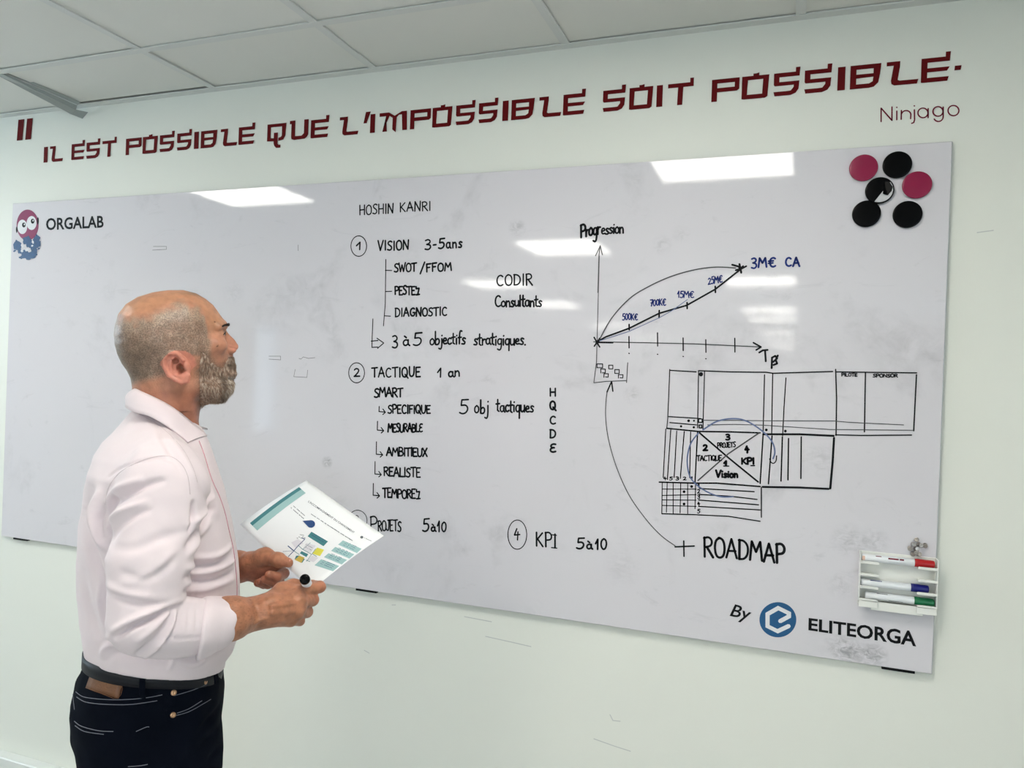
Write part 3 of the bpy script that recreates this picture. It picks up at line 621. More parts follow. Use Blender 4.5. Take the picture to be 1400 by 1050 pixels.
def vinyl(polys, m, parent, name, th=.0012):
    mb = MB()
    for th_i, P in enumerate(polys):
        th = .0012 + .00003*th_i
        a = sum(P[i][0]*P[(i+1) % len(P)][1]-P[(i+1) % len(P)][0]*P[i][1] for i in range(len(P)))
        if a < 0: P = P[::-1]
        n = len(mb.v)
        mb.v += [(x, -th, z) for x, z in P] + [(x, 0, z) for x, z in P]; k = len(P)
        mb.f.append(tuple(range(n, n+k)))
        for i in range(k): mb.f.append((n+i, n+k+i, n+k+(i+1) % k, n+(i+1) % k))
    return mb.build(name, m, parent)
def letter(c, u0, u1, v=None):
    vv = lambda u: 222.6 - (u-60)*(222-113)/1237.0
    xa, xb = at(u0, vv(u0), WALLY)[0], at(u1, vv(u1), WALLY)[0]
    gw, polys = QG[c]; hgt = .0565; mx = max(p[0] for P in polys for p in P)
    vinyl([[(xa+p[0]/mx*(xb-xa), p[1]*hgt) for p in P] for P in polys], M['redvinyl'], quote, 'letter')
za, zb_, zc = Z(0, 150, 3.043), Z(450, 0, 2.8), Z(960, 60, 3.784)
for c, a, b in zip('ILESTPOSSIBLEQUE', (183,208,298,360,426,524,594,665,737,808,836,918,993,1112,1205,1293), (198,262,352,416,484,588,655,725,797,826,903,987,1060,1190,1282,1368)): letter(c, za(a, 0)[0], za(b, 0)[0])
for c, a, b in zip("L'IMPOSSIBLESOIT", (40,125,157,192,310,395,485,572,663,697,803,895,1047,1148,1252,1295), (112,157,175,298,388,470,558,645,685,785,888,980,1133,1238,1275,1393)): letter(c, zb_(a, 0)[0], zb_(b, 0)[0])
for c, a, b in zip("POSSIBLE-", (47,203,368,527,698,763,950,1130,1302), (190,343,503,668,737,922,1117,1280,1338)): letter(c, zc(a, 0)[0], zc(b, 0)[0])
xa, xb = at(24, 180, WALLY)[0], at(44.6, 178, WALLY)[0]
vinyl([[(xa+p[0]*(xb-xa), .091+p[1]*.077) for p in P] for P in QG['"'][1]], M['redvinyl'], quote, 'quotation_mark')
# the attribution underneath, in thin round letters
sig = tag(empty('wall_signature', (0, QY, ZB)), 'thin maroon attribution word stuck on the wall under the end of the quotation', 'wall lettering')
zs = Z(1000, 100, 3.5)
def arc(cx, cy, rx, ry, a0, a1, n=20): return [(cx+rx*math.cos(math.radians(a0+(a1-a0)*i/n)), cy-ry*math.sin(math.radians(a0+(a1-a0)*i/n))) for i in range(n+1)]
SG = [[[(716, 233), (716, 168), (768, 227), (768, 162)]], [[(791, 224), (791, 182)], [(790, 164), (792, 165)]], [[(812, 222), (813, 179)], arc(836, 199, 22, 19, 165, 0) + [(857, 219)]],
      [[(875, 176), (876, 224), (872, 237), (862, 241)], [(874, 157), (876, 158)]], [arc(916, 191, 24, 23, 0, 360), [(941, 170), (941, 214)]],
      [arc(988, 184, 24, 23, 0, 360), [(1013, 163), (1013, 208)] + arc(990, 208, 23, 24, -10, -150)], [arc(1062, 180, 26, 24.5, 0, 360)]]
for lt in SG:
    mb = MB()
    for s in lt:
        P = []
        for p in s: w = at(*zs(*p), WALLY); P.append((w[0], w[2]-ZB))
        ribbon(mb, P, .0030, -.0003)
    mb.build('letter', M['thinred'], sig)
# old scuffs on the paint under the board
M['scuff'] = mat('paint_scuff', (.55, .56, .55, 1), .7, noise=.1)
sm = MB()
for l in ([(635, 843), (672, 850)], [(664, 870), (700, 878), (726, 884)], [(812, 1010), (840, 1020), (862, 1027)], [(834, 977), (838, 985), (848, 986)], [(536, 827), (541, 827)], [(498, 889), (505, 893)], [(1336, 318), (1358, 315)]):
    ribbon(sm, [(at(*p, WALLY)[0], at(*p, WALLY)[2]) for p in l], .0022, WALLY-.0004)
sm.build('scuff', M['scuff'], wb)

# ------------------------------------------------------------------ round magnets
def magnet(u, v, m, label, r=.0315):
    c = at(u, v); o = tag(empty('round_magnet', (c[0], 0, c[2])), label, 'magnet', 'round magnets in the upper right corner of the board')
    MB().lathe((0, -.0022, 0), (0, -1, 0), [(-.0005, r*.97), (.001, r), (.0046, r), (.0056, r*.985), (.0061, r*.955), (.0063, r*.90), (.0063, .001)], 48).build('disc', m, o, True)
    MB().lathe((0, 0, 0), (0, -1, 0), [(0, r*.8), (.0018, r*.8)], 32).build('base', M['print'], o)
    return o
magnet(1180.4, 230.4, M['pink'], 'raspberry round magnet, the left one of the two raspberry magnets')
magnet(1226.3, 226.3, M['blackgloss'], 'black round magnet highest of all, between the two raspberry ones')
magnet(1253.3, 253.7, M['pink'], 'raspberry round magnet nearest the right edge of the whiteboard')
pm = magnet(1202.3, 261.3, M['blackgloss'], 'black round magnet with its film peeling off to show bare silver')
magnet(1184.3, 293, M['blackgloss'], 'plain black round magnet at the lower left of the cluster')
magnet(1240.3, 294, M['blackgloss'], 'plain black round magnet at the lower right of the cluster')
r = .0315
cr = MB(); n = 20; a0, a1 = math.radians(-112), math.radians(40)
cr.v = [(r*.9*math.cos(a0+(a1-a0)*i/n), -.0092, r*.9*math.sin(a0+(a1-a0)*i/n)) for i in range(n+1)]; cr.f = [tuple(range(n+1))]
o = cr.build('bare_crescent', M['silver'], pm); o['label'] = 'bare silver crescent where the film has peeled'
fl = MB(); pts = [(.30, .0, .62), (.62, .0, .60), (.86, .0, .18), (.80, .0, -.12), (.55, .0, -.42), (.20, .0, -.30)]
fl.quad(*[(x*r, -.0096-.0012*i % .003, z*r) for i, (x, _, z) in enumerate(pts)][::-1]).build('peeled_film', M['blackgloss'], pm)

# ------------------------------------------------------------------ pen rack with three markers and a heap of tiny magnets
RW0, RW1 = at(1173, 800)[0], at(1279, 800)[0]
zr = lambda v, u=1185, y=-.030: at(u, v, y)[2]
rack = tag(empty('pen_rack', (0, 0, 0)), 'white plastic pen rack stuck on the lower right of the whiteboard', 'pen rack')
D = -.032
lev = [zr(720+370/7.5), zr(720+495/7.5), zr(720+625/7.5), zr(720+755/7.5)]
ztop = zr(720+272/7.5); zbot = lev[3]-.016
wseg = (RW1-RW0)*.25; th = .0022
MB().bevbox((RW0, -.004, zbot), (RW1, -.0002, ztop), .0008).build('back_plate', M['rack'], rack)
MB().bevbox((RW0, D, zbot+.010), (RW0+th, -.004, ztop), .0006).build('end_plate', M['rack'], rack)
MB().bevbox((RW1-th, D, zbot+.010), (RW1, -.004, ztop), .0006).build('end_plate', M['rack'], rack)
for z in lev:
    for xa, xb in ((RW0+th, RW0+wseg), (RW1-wseg, RW1-th)):
        s = MB().bevbox((xa, D, z-th), (xb, -.004, z), .0005); s.bevbox((xa, D, z), (xb, D+.002, z+.004), .0005)
        s.build('ledge', M['rack'], rack)
for xa, xb in ((RW0, RW0+wseg), (RW1-wseg, RW1)): MB().bevbox((xa, D, lev[3]-.016), (xb, D+.003, lev[3]), .0006).build('apron', M['rack'], rack)
MB().bevbox((RW0+wseg*.68, D+.006, zbot-.006), (RW1-wseg*.68, D+.010, zbot+.018), .0006).bevbox((RW0+wseg*.68, D+.006, zbot+.014), (RW1-wseg*.68, -.004, zbot+.018), .0006).build('front_tongue', M['rack'], rack)
def marker(name, x0, x1, z, m, cap_len, label, rr=.0088, group='board markers in the pen rack'):
    o = tag(empty(name, (x0, -.0165, z)), label, 'marker', group); L = x1-x0
    MB().lathe((0, 0, 0), (1, 0, 0), [(0, rr*.7), (.001, rr*.92), (.003, rr), (L-cap_len-.002, rr), (L-cap_len-.001, rr*.93), (L-cap_len+.004, rr*.93)], 28).build('barrel', M['penwhite'], o, True)
    MB().lathe((L-cap_len, 0, 0), (1, 0, 0), [(0, rr*1.04), (.004, rr*1.06), (cap_len-.004, rr*1.0), (cap_len-.001, rr*.93), (cap_len, rr*.7)], 28).build('cap', m, o, True)
    return o
zmk = lambda i: lev[i]+.0092
m1 = marker('board_marker', RW0+.004, RW1-.006, zmk(0), M['red'], .041, 'white board marker with a red cap in the top slot')
m2 = marker('board_marker', RW0+.004, RW1-.016, zmk(2), M['blue'], .037, 'white board marker with a blue cap in the third slot')
m3 = marker('board_marker', RW0+.014, RW1-.004, zmk(3), M['green'], .041, 'white board marker with a green cap in the lowest slot')
def mprint(o, segs, m, a=0.9):
    mb = MB(); rr = .0090
    for (x0, x1, w0, w1) in segs:
        for k in range(4):
            wa, wb_ = w0+(w1-w0)*k/4, w0+(w1-w0)*(k+1)/4
            mb.quad(*[(x, -rr*math.cos(w), rr*math.sin(w)) for x, w in ((x0, wa), (x1, wa), (x1, wb_), (x0, wb_))])
    mb.build('print', m, o)
mprint(m1, [(.030, .042, .75, 1.0), (.056, .078, .35, .75), (.080, .089, .35, .75)], M['thinred'])
mprint(m1, [(.001, .007, -.5, .6)], mat('pale_orange_print', srgb(225, 190, 170), .4))
mprint(m2, [(.020, .045, .8, 1.05)], M['blueink'])
mprint(m3, [(.025, .048, .9, 1.1), (.05, .08, -.75, -.6)], M['greyink'])
k = 0
for (x, y) in ((780, 140), (745, 188), (800, 188), (866, 194), (710, 226), (768, 232), (738, 280), (808, 290), (775, 262)):
    c = at(1150+x/7.5, 720+y/7.5, -.008); ang = rs.uniform(-.5, .5, 2)
    o = tag(empty('tiny_magnet', (c[0], 0, c[2])), {0: 'tiny steel magnet at the very top of the heap above the pen rack', 3: 'tiny steel magnet sticking out on the right of the heap', 4: 'tiny steel magnet at the left edge of the heap'}.get(k, 'tiny steel magnet in the middle of the heap above the pen rack'), 'magnet', 'tiny steel magnets heaped above the pen rack')
    ax = (ang[0]*.5, -1, ang[1]*.5); hh = .004 + .004*(k % 3)
    MB().lathe((0, 0, 0), ax, [(0, .0050), (.0015, .0052), (.003, .0032), (hh, .003), (hh+.002, .0050), (hh+.0035, .0050), (hh+.0042, .0044), (hh+.0036, .0026), (hh+.0036, .0003)], 16).build('body', M['steel'], o, True); k += 1

# ================================================================== the man
# local frame: x forward (to the right in the photograph), y to his left (away from the viewer), z up
XH = np.array([0.71753216, 0.69652537, 0.0]); YH = np.array([-0.69652537, 0.71753216, 0.0])
OR = np.array([1.58129063, -0.80819451, 0.0])
person = tag(empty('person', tuple(OR), math.atan2(XH[1], XH[0])),
             'bald bearded man in a pale pink shirt and dark jeans looking at the whiteboard', 'person')
def toloc(p): v = np.asarray(p) - OR; return np.array([v @ XH, v @ YH, v[2]])
def L(u, v, y=0.0):
    d = ray(u, v); c = CAM - OR; t = (y - c @ YH)/(d @ YH); p = c + t*d; return np.array([p @ XH, y, p[2]])
def pxm(y): return (abs((CAM-OR) @ YH) + y)/1250.0      # metres per photo pixel at depth y

def smin(a, b, k): h = np.clip(.5 + .5*(b-a)/k, 0, 1); return b*(1-h) + a*h - k*h*(1-h)
class Field:
    def __init__(s, lo, hi, h):
        s.lo = np.array(lo, float); s.h = h; n = np.ceil((np.array(hi)-s.lo)/h).astype(int)+1
        s.ax = [(s.lo[i] + h*np.arange(n[i])).astype(np.float32) for i in range(3)]; s.F = np.full(tuple(n), 9.0, np.float32)
    def _sl(s, lo, hi):
        q = []
        for i in range(3):
            a = int(max(0, math.floor((lo[i]-s.lo[i])/s.h))); b = int(min(len(s.ax[i]), math.ceil((hi[i]-s.lo[i])/s.h)+1)); q.append(slice(a, max(a, b)))
        return tuple(q)
    def op(s, fn, lo, hi, k=.01, mode='add'):
        q = s._sl(lo, hi)
        if min(x.stop-x.start for x in q) <= 0: return
        X = s.ax[0][q[0]][:, None, None]; Y = s.ax[1][q[1]][None, :, None]; Z_ = s.ax[2][q[2]][None, None, :]
        d = fn(X, Y, Z_); A = s.F[q]
        if mode == 'add': s.F[q] = smin(A, d, k)
        elif mode == 'cut': s.F[q] = -smin(-A, d, k)
        elif mode == 'and': s.F[q] = -smin(-A, -d, k)
    def cone(s, a, b, ra, rb, k=.01, mode='add', sq=None):
        a = np.array(a, float); b = np.array(b, float); m = max(ra, rb)*(max(sq) if sq else 1) + k + .012; ba = b-a; L2 = float(ba @ ba) + 1e-12
        def fn(X, Y, Z_):
            x, y, z = X-a[0], Y-a[1], Z_-a[2]
            t = np.clip((x*ba[0]+y*ba[1]+z*ba[2])/L2, 0, 1)
            dx, dy, dz = x-t*ba[0], y-t*ba[1], z-t*ba[2]
            if sq: dx, dy, dz = dx/sq[0], dy/sq[1], dz/sq[2]
            return np.sqrt(dx*dx+dy*dy+dz*dz) - (ra + t*(rb-ra))
        s.op(fn, np.minimum(a, b)-m, np.maximum(a, b)+m, k, mode)
    def ell(s, c, r, k=.01, mode='add', R=None):
        c = np.array(c, float); r = np.array(r, float); m = r.max() + k + .012; R = np.eye(3) if R is None else np.array(R)
        def fn(X, Y, Z_):
            x, y, z = X-c[0], Y-c[1], Z_-c[2]
            p = [R[i][0]*x + R[i][1]*y + R[i][2]*z for i in range(3)]
            k0 = np.sqrt(sum((p[i]/r[i])**2 for i in range(3))); k1 = np.sqrt(sum((p[i]/r[i]**2)**2 for i in range(3))) + 1e-9
            return k0*(k0-1)/k1
        s.op(fn, c-m, c+m, k, mode)
    def mesh(s):
        F = s.F; S = F < 0
        o = [(i, j, k) for i in (0, 1) for j in (0, 1) for k in (0, 1)]; n = F.shape
        sub = lambda A, c: A[c[0]:n[0]-1+c[0], c[1]:n[1]-1+c[1], c[2]:n[2]-1+c[2]]
        cnt = np.zeros((n[0]-1, n[1]-1, n[2]-1), np.int8)
        for c in o: cnt += sub(S, c)
        idx = np.argwhere((cnt > 0) & (cnt < 8)); ids = -np.ones(cnt.shape, np.int64); ids[tuple(idx.T)] = np.arange(len(idx))
        P = np.zeros((len(idx), 3)); N = np.zeros(len(idx))
        for a in o:
            for ax in range(3):
                if a[ax]: continue
                b = list(a); b[ax] = 1
                fa = F[idx[:, 0]+a[0], idx[:, 1]+a[1], idx[:, 2]+a[2]]; fb = F[idx[:, 0]+b[0], idx[:, 1]+b[1], idx[:, 2]+b[2]]
                m = (fa < 0) != (fb < 0); t = np.where(m, fa/np.where(m, fa-fb, 1), 0)
                q = np.tile(np.array(a, float), (len(idx), 1)); q[:, ax] += t; P[m] += q[m]; N[m] += 1
        P = s.lo + s.h*(idx + P/N[:, None]); Q = []
        for ax in range(3):
            sh = [slice(None)]*3; sh2 = [slice(None)]*3; sh[ax] = slice(0, -1); sh2[ax] = slice(1, None)
            A, B = S[tuple(sh)], S[tuple(sh2)]; e = np.argwhere(A != B); o1, o2 = [x for x in range(3) if x != ax]
            e = e[(e[:, o1] > 0) & (e[:, o2] > 0) & (e[:, o1] < n[o1]-1) & (e[:, o2] < n[o2]-1)]
            def cell(d1, d2):
                c = e.copy(); c[:, o1] -= d1; c[:, o2] -= d2; return ids[tuple(c.T)]
            q = np.stack([cell(1, 1), cell(0, 1), cell(0, 0), cell(1, 0)], 1)
            flip = A[tuple(e.T)] ^ (ax == 1); q[~flip] = q[~flip][:, ::-1]; Q.append(q)
        return P, np.concatenate(Q)
def normals(P, Q):
    a = P[Q[:, 2]]-P[Q[:, 0]]; b = P[Q[:, 3]]-P[Q[:, 1]]; n = np.cross(a, b); N = np.zeros_like(P)
    for i in range(4): np.add.at(N, Q[:, i], n)
    return N/(np.linalg.norm(N, axis=1)[:, None]+1e-12)
def npmesh(name, P, Q, m, parent=None, col=None, smooth=True):
    me = bpy.data.meshes.new(name); me.vertices.add(len(P)); me.vertices.foreach_set('co', np.asarray(P, np.float32).ravel())
    k = Q.shape[1]; me.loops.add(len(Q)*k); me.loops.foreach_set('vertex_index', np.asarray(Q, np.int32).ravel()); me.polygons.add(len(Q))
    me.polygons.foreach_set('loop_start', np.arange(0, len(Q)*k, k, dtype=np.int32))
    me.update(calc_edges=True)
    me.polygons.foreach_set('use_smooth', np.full(len(Q), smooth))
    if col is not None:
        at_ = me.attributes.new('tint', 'FLOAT_COLOR', 'POINT'); at_.data.foreach_set('color', np.concatenate([col, np.ones((len(P), 1))], 1).astype(np.float32).ravel())
    me.materials.append(m); o = bpy.data.objects.new(name, me); COL.objects.link(o)
    if parent is not None: o.parent = parent
    return o
def vnoise(P, s, seed=0):
    """smooth value noise in [-1, 1] at points P with cell size s"""
    r = np.random.RandomState(seed).rand(4096)*2-1; q = P/s + 100.3; i = np.floor(q).astype(int); f = q-i; f = f*f*(3-2*f); out = 0
    for a in (0, 1):
        for b in (0, 1):
            for c in (0, 1):
                w = (f[:, 0] if a else 1-f[:, 0])*(f[:, 1] if b else 1-f[:, 1])*(f[:, 2] if c else 1-f[:, 2])
                out = out + w*r[((i[:, 0]+a)*73856093 ^ (i[:, 1]+b)*19349663 ^ (i[:, 2]+c)*83492791) & 4095]
    return out
def segdist(x, z, pts):
    """distance and along-parameter from 2-D points to a polyline"""
    best = np.full(len(x), 9.0); tt = np.zeros(len(x)); n = len(pts)-1
    for i in range(n):
        a, b = np.array(pts[i]), np.array(pts[i+1]); d = b-a; l = d @ d + 1e-12
        t = np.clip(((x-a[0])*d[0]+(z-a[1])*d[1])/l, 0, 1); dd = np.hypot(x-a[0]-t*d[0], z-a[1]-t*d[1])
        m = dd < best; best[m] = dd[m]; tt[m] = (i+t[m])/n
    return best, tt
S3 = lambda r, g, b: np.array(srgb(r, g, b)[:3])

def skin_material():
    m = mat('skin', (1, 1, 1, 1), .42, spec=.45, bump=.25, bscale=420, sss=.12); nt = m.node_tree; b = nt.nodes['Principled BSDF']
    a = nt.nodes.new('ShaderNodeAttribute'); a.attribute_name = 'tint'
    tc = nt.nodes['Texture Coordinate']; n = nt.nodes.new('ShaderNodeTexNoise'); n.inputs['Scale'].default_value = 60; n.inputs['Detail'].default_value = 6
    nt.links.new(tc.outputs['Object'], n.inputs['Vector'])
    r = nt.nodes.new('ShaderNodeMapRange'); r.inputs['To Min'].default_value = .82; r.inputs['To Max'].default_value = 1.16; r.inputs['From Min'].default_value = .3; r.inputs['From Max'].default_value = .7
    nt.links.new(n.outputs['Fac'], r.inputs['Value'])
    x = nt.nodes.new('ShaderNodeVectorMath'); x.operation = 'SCALE'; nt.links.new(a.outputs['Color'], x.inputs[0]); nt.links.new(r.outputs['Result'], x.inputs['Scale'])
    sa = nt.nodes.new('ShaderNodeAttribute'); sa.attribute_name = 'stubble'
    n2 = nt.nodes.new('ShaderNodeTexNoise'); n2.inputs['Scale'].default_value = 420; n2.inputs['Detail'].default_value = 3; nt.links.new(tc.outputs['Object'], n2.inputs['Vector'])
    r2 = nt.nodes.new('ShaderNodeMapRange'); r2.inputs['From Min'].default_value = .38; r2.inputs['From Max'].default_value = .62; r2.inputs['To Min'].default_value = .62; r2.inputs['To Max'].default_value = 1.32; nt.links.new(n2.outputs['Fac'], r2.inputs['Value'])
    mm = nt.nodes.new('ShaderNodeMix'); mm.data_type = 'FLOAT'; mm.inputs['A'].default_value = 1.0; nt.links.new(sa.outputs['Fac'], mm.inputs['Factor']); nt.links.new(r2.outputs['Result'], mm.inputs['B'])
    x2 = nt.nodes.new('ShaderNodeVectorMath'); x2.operation = 'SCALE'; nt.links.new(x.outputs[0], x2.inputs[0]); nt.links.new(mm.outputs['Result'], x2.inputs['Scale'])
    nt.links.new(x2.outputs[0], b.inputs['Base Color']); return m
M['skin'] = skin_material()
SKIN = S3(*(180, 124, 98))

# ---------------------------------------------------------------- head and neck (modelled facing x, then turned 12 degrees away)
HC = L(228, 490, 0); TURN = math.radians(8)
def CH(u, v, y=0.0): p = L(u, v, 0) - HC; return np.array([p[0]*1.02, y, p[2]])
outline = [(181, 545), (181.5, 530), (179, 517), (174.5, 507), (167.4, 496.5), (161.5, 484), (158.2, 471), (157.1, 458), (158.5, 445), (163, 430), (172.6, 417), (188, 406.8), (208.6, 400), (229, 396.8),
           (249.7, 396.5), (266.8, 400.6), (280.5, 408.3), (290.8, 416.8), (299.4, 428.8), (306.6, 438.5), (309.0, 444), (308.2, 448), (305.2, 454), (306.0, 461), (308.5, 469), (310.5, 477), (312.5, 486), (315.8, 491), (317.5, 497), (316.8, 501.5), (313.0, 504.5),
           (315.2, 508), (315.5, 513), (311.5, 518), (313, 524), (311, 531), (303, 537), (292, 539), (281, 544), (275, 552), (272, 565), (270, 585), (268, 640), (185, 640), (182, 585)]
PG = np.array([CH(*p)[[0, 2]] for p in outline])
h = .0019
hf = Field((-.115, -.115, -.20), (.155, .115, .145), h)
gx, gz = np.meshgrid(hf.ax[0], hf.ax[2], indexing='ij'); fx, fz = gx.ravel().astype(float), gz.ravel().astype(float)
dist = np.full(len(fx), 9.0); inside = np.zeros(len(fx), bool)
for i in range(len(PG)):
    a, b = PG[i], PG[(i+1) % len(PG)]; d = b-a; t = np.clip(((fx-a[0])*d[0]+(fz-a[1])*d[1])/(d @ d), 0, 1)
    dist = np.minimum(dist, np.hypot(fx-a[0]-t*d[0], fz-a[1]-t*d[1]))
    c = ((a[1] > fz) != (b[1] > fz)) & (fx < (b[0]-a[0])*(fz-a[1])/(b[1]-a[1]+1e-12)+a[0]); inside ^= c
sd = np.where(inside, dist, -dist).reshape(gx.shape)
from_u = lambda u: CH(u, 490)[0]; from_v = lambda v: CH(228, v)[2]
sm_ = lambda x, a, b: np.clip((x-a)/(b-a), 0, 1)**2*(3-2*np.clip((x-a)/(b-a), 0, 1))
w0 = .079 - .014*sm_(gz, from_v(470), from_v(540)) - .020*sm_(gx, .02, .10) + .004*np.exp(-((gx+.02)/.05)**2-((gz-.03)/.04)**2)
w0 = w0 - .010*sm_(gx, .045, .10)*sm_(-gz, -.04, .03)
w0 = np.where(gz < from_v(560), np.minimum(w0, .060), w0)
RR = .078 - .012*sm_(gx, .05, .1) - .016*sm_(-gz, .03, .08)
RR, w0, sd = RR.astype(np.float32), w0.astype(np.float32), sd.astype(np.float32)
def base(X, Y, Z_):
    a = np.maximum(RR-sd, 0)[:, None, :]; R_ = RR[:, None, :]
    return np.sqrt(a*a + (np.abs(Y)*(R_/w0[:, None, :]))**2) - R_
hf.F = base(None, hf.ax[1][None, :, None], None).astype(np.float32)
def both(fn):
    for s in (-1, 1): fn(s)
px = pxm(0)
# brow, eye sockets, lids
both(lambda s: hf.cone(CH(303, 445, s*.014), CH(293, 448, s*.046), .0075, .006, .010))
both(lambda s: hf.ell(CH(303.5, 456.5, s*.032), (.014, .017, .011), .010, 'cut'))
both(lambda s: hf.ell(CH(294.5, 457, s*.031), (.0126, .0135, .0115), .006))
both(lambda s: hf.ell(CH(304.5, 457.8, s*.031), (.010, .0125, .0019), .0012, 'cut'))
# cheekbones and cheek hollow
both(lambda s: hf.ell(CH(290, 472, s*.046), (.020, .014, .014), .018))
# nose
hf.cone(CH(305, 454), CH(315.5, 467.5), .0066, .0078, .007)
hf.cone(CH(314.5, 467), CH(320.0, 473.4), .0076, .0084, .006)
both(lambda s: hf.ell(CH(313.8, 478.5, s*.0115), (.0105, .0065, .0072), .005))
both(lambda s: hf.ell(CH(317.5, 483.0, s*.0068), (.0052, .0032, .0035), .002, 'cut'))
hf.cone(CH(311.8, 478), CH(312.8, 490), .009, .008, .008)
# lips and mouth line
hf.ell(CH(313.6, 500.5), (.008, .022, .0045), .005); hf.ell(CH(313.2, 508.5), (.008, .020, .0050), .005)
hf.ell(CH(317, 504.6), (.009, .026, .0016), .002, 'cut')
# back-of-neck muscles and jaw corner
both(lambda s: hf.cone(CH(262, 528, s*.050), CH(292, 534, s*.030), .014, .014, .02))
both(lambda s: hf.cone(CH(236, 520, s*.048), CH(262, 590, s*.020), .012, .010, .015))
# ears
for s in (-1, 1):
    c = CH(236.5, 502, s*.0755); tl = math.radians(-22)
    e_up = np.array([-math.sin(math.radians(20)), 0, math.cos(math.radians(20))]); e_n = np.array([-.38, s*.92, 0]); e_n /= np.linalg.norm(e_n)
    e_f = np.cross(e_up, e_n); e_f /= np.linalg.norm(e_f)
    if e_f[0] < 0: e_f = -e_f
    e_n = np.cross(e_f, e_up)*1.0
    if e_n[1]*s < 0: e_n = -e_n
    R = [e_f, e_n, e_up]; W = lambda a, b, n: c + a*e_f + b*e_up + n*e_n
    hf.ell(W(0, .002, .006), (.021, .0055, .029), .004, 'add', R)
    hf.ell(W(.004, -.001, .002), (.014, .010, .020), .008, 'add', R)
    rim = [(.013, .012), (.008, .026), (-.006, .031), (-.018, .024), (-.0225, .008), (-.020, -.008), (-.012, -.020), (-.002, -.029), (.009, -.029), (.014, -.020)]
    hf.ell(W(.0, .004, .0135), (.0170, .0090, .0235), .003, 'cut', R)
    for i in range(len(rim)-1):
        a, b = rim[i], rim[i+1]; hf.cone(W(a[0], a[1], .0105), W(b[0], b[1], .0105), .0036, .0036, .002)
    anti = [(-.002, .018), (-.011, .010), (-.013, -.002), (-.008, -.013), (.002, -.016)]
    for i in range(len(anti)-1): hf.cone(W(*anti[i], .0080), W(*anti[i+1], .0080), .0030, .0030, .002)
    hf.ell(W(.005, -.020, .0085), (.010, .0045, .010), .004, 'add', R)
    hf.ell(W(.003, -.003, .005), (.0075, .017, .0100), .002, 'cut', R); hf.ell(W(-.001, .013, .006), (.0060, .010, .0055), .002, 'cut', R)
    hf.ell(W(.014, -.002, .010), (.0035, .0030, .006), .003, 'add', R)
headF = hf
HP, HQ = hf.mesh(); HN = normals(HP, HQ)
HP = HP + HN*(vnoise(HP, .012, 1)*.0004)[:, None]
# colour of the skin, the shaved stubble and the bald crown
bald = np.array([CH(u, v)[[0, 2]] for u, v in ((150, 440), (163, 436), (180, 440), (200, 436), (222, 425), (240, 419), (258, 421), (270, 430), (274, 445), (277, 460))])
inv = np.interp(HP[:, 0], bald[:, 0], bald[:, 1]); x_ = HP[:, 0]; z_ = HP[:, 2]
st = sm_(inv - z_ + vnoise(HP, .012, 3)*.009 + vnoise(HP, .005, 4)*.004, -.012, .018)*sm_(from_u(281)-x_, -.004, .010)
nk = np.interp(x_, [from_u(160), from_u(184), from_u(215), from_u(235)], [from_v(532), from_v(524), from_v(515), from_v(505)])
st = st*sm_(z_ - nk, -.010, .010)
st = st*(1-sm_(x_, from_u(226), from_u(232))*sm_(from_v(482)-z_, 0, .008)*(np.abs(HP[:, 1]) > .066))
tuft = np.exp(-((x_-from_u(261))/.022)**2)*(z_ > from_v(405))*sm_(z_, from_v(405), from_v(400))
crown = sm_(z_ - inv, -.004, .02)
colH = np.tile(SKIN, (len(HP), 1))
mixc = lambda c, t, k: c*(1-np.clip(k, 0, 1)[:, None]) + np.asarray(t)*np.clip(k, 0, 1)[:, None]
colH = mixc(colH, S3(*(186, 134, 102)), crown*.8)
spk = .5+.5*vnoise(HP, .0032, 5); spk2 = .5 + .5*vnoise(HP, .0065, 9)
colH = mixc(colH, S3(*(136, 112, 96)), st*.92); colH = mixc(colH, S3(*(168, 146, 128)), st*sm_(spk2, .3, .8)*.35); colH = mixc(colH, S3(106, 90, 76), st*sm_(inv-z_, .02, .07)*sm_(from_u(225)-x_, 0, .05)*.6); high = sm_(inv-z_, .035, .0); colH = mixc(colH, S3(178, 160, 140), st*high*.45)
colH = mixc(colH, S3(92, 78, 60), tuft*.6)
earm = (np.abs(HP[:, 1]) > .070)*(np.hypot(x_-from_u(237), z_-from_v(502)) < .033); colH = mixc(colH, S3(*(200, 128, 108)), earm*.9)
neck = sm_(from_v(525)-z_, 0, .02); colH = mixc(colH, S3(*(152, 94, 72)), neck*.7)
nose_ = np.exp(-((x_-from_u(320))/.012)**2-((z_-from_v(474))/.014)**2); colH = mixc(colH, S3(206, 128, 108), nose_*.5)
lip = (np.abs(HP[:, 1]) < .024)*(x_ > from_u(308))*(z_ < from_v(498))*(z_ > from_v(512)); colH = mixc(colH, S3(150, 84, 76), lip*.7)
for (u, v, y) in ((289, 474, -.05), (287, 441, -.05)):
    c = CH(u, v, 0); dd = np.hypot(x_-c[0], z_-c[2]); colH = mixc(colH, S3(95, 60, 45), (dd < .0017)*.8*(HP[:, 1] < 0))
bv = [CH(u, v)[[0, 2]] for u, v in ((266, 478), (272, 486), (281, 492), (290, 500), (300, 503), (303, 497), (308, 489), (314, 487), (330, 487), (330, 540), (300, 556), (272, 556), (266, 540), (264, 515))]
def inpoly(x, z, P):
    r = np.zeros(len(x), bool)
    for i in range(len(P)):
        a, b = P[i], P[(i+1) % len(P)]; r ^= ((a[1] > z) != (b[1] > z)) & (x < (b[0]-a[0])*(z-a[1])/(b[1]-a[1]+1e-12)+a[0])
    return r
def polysd(x, z, P):
    d, _ = segdist(x, z, list(P)+[P[0]]); return np.where(inpoly(x, z, P), d, -d)
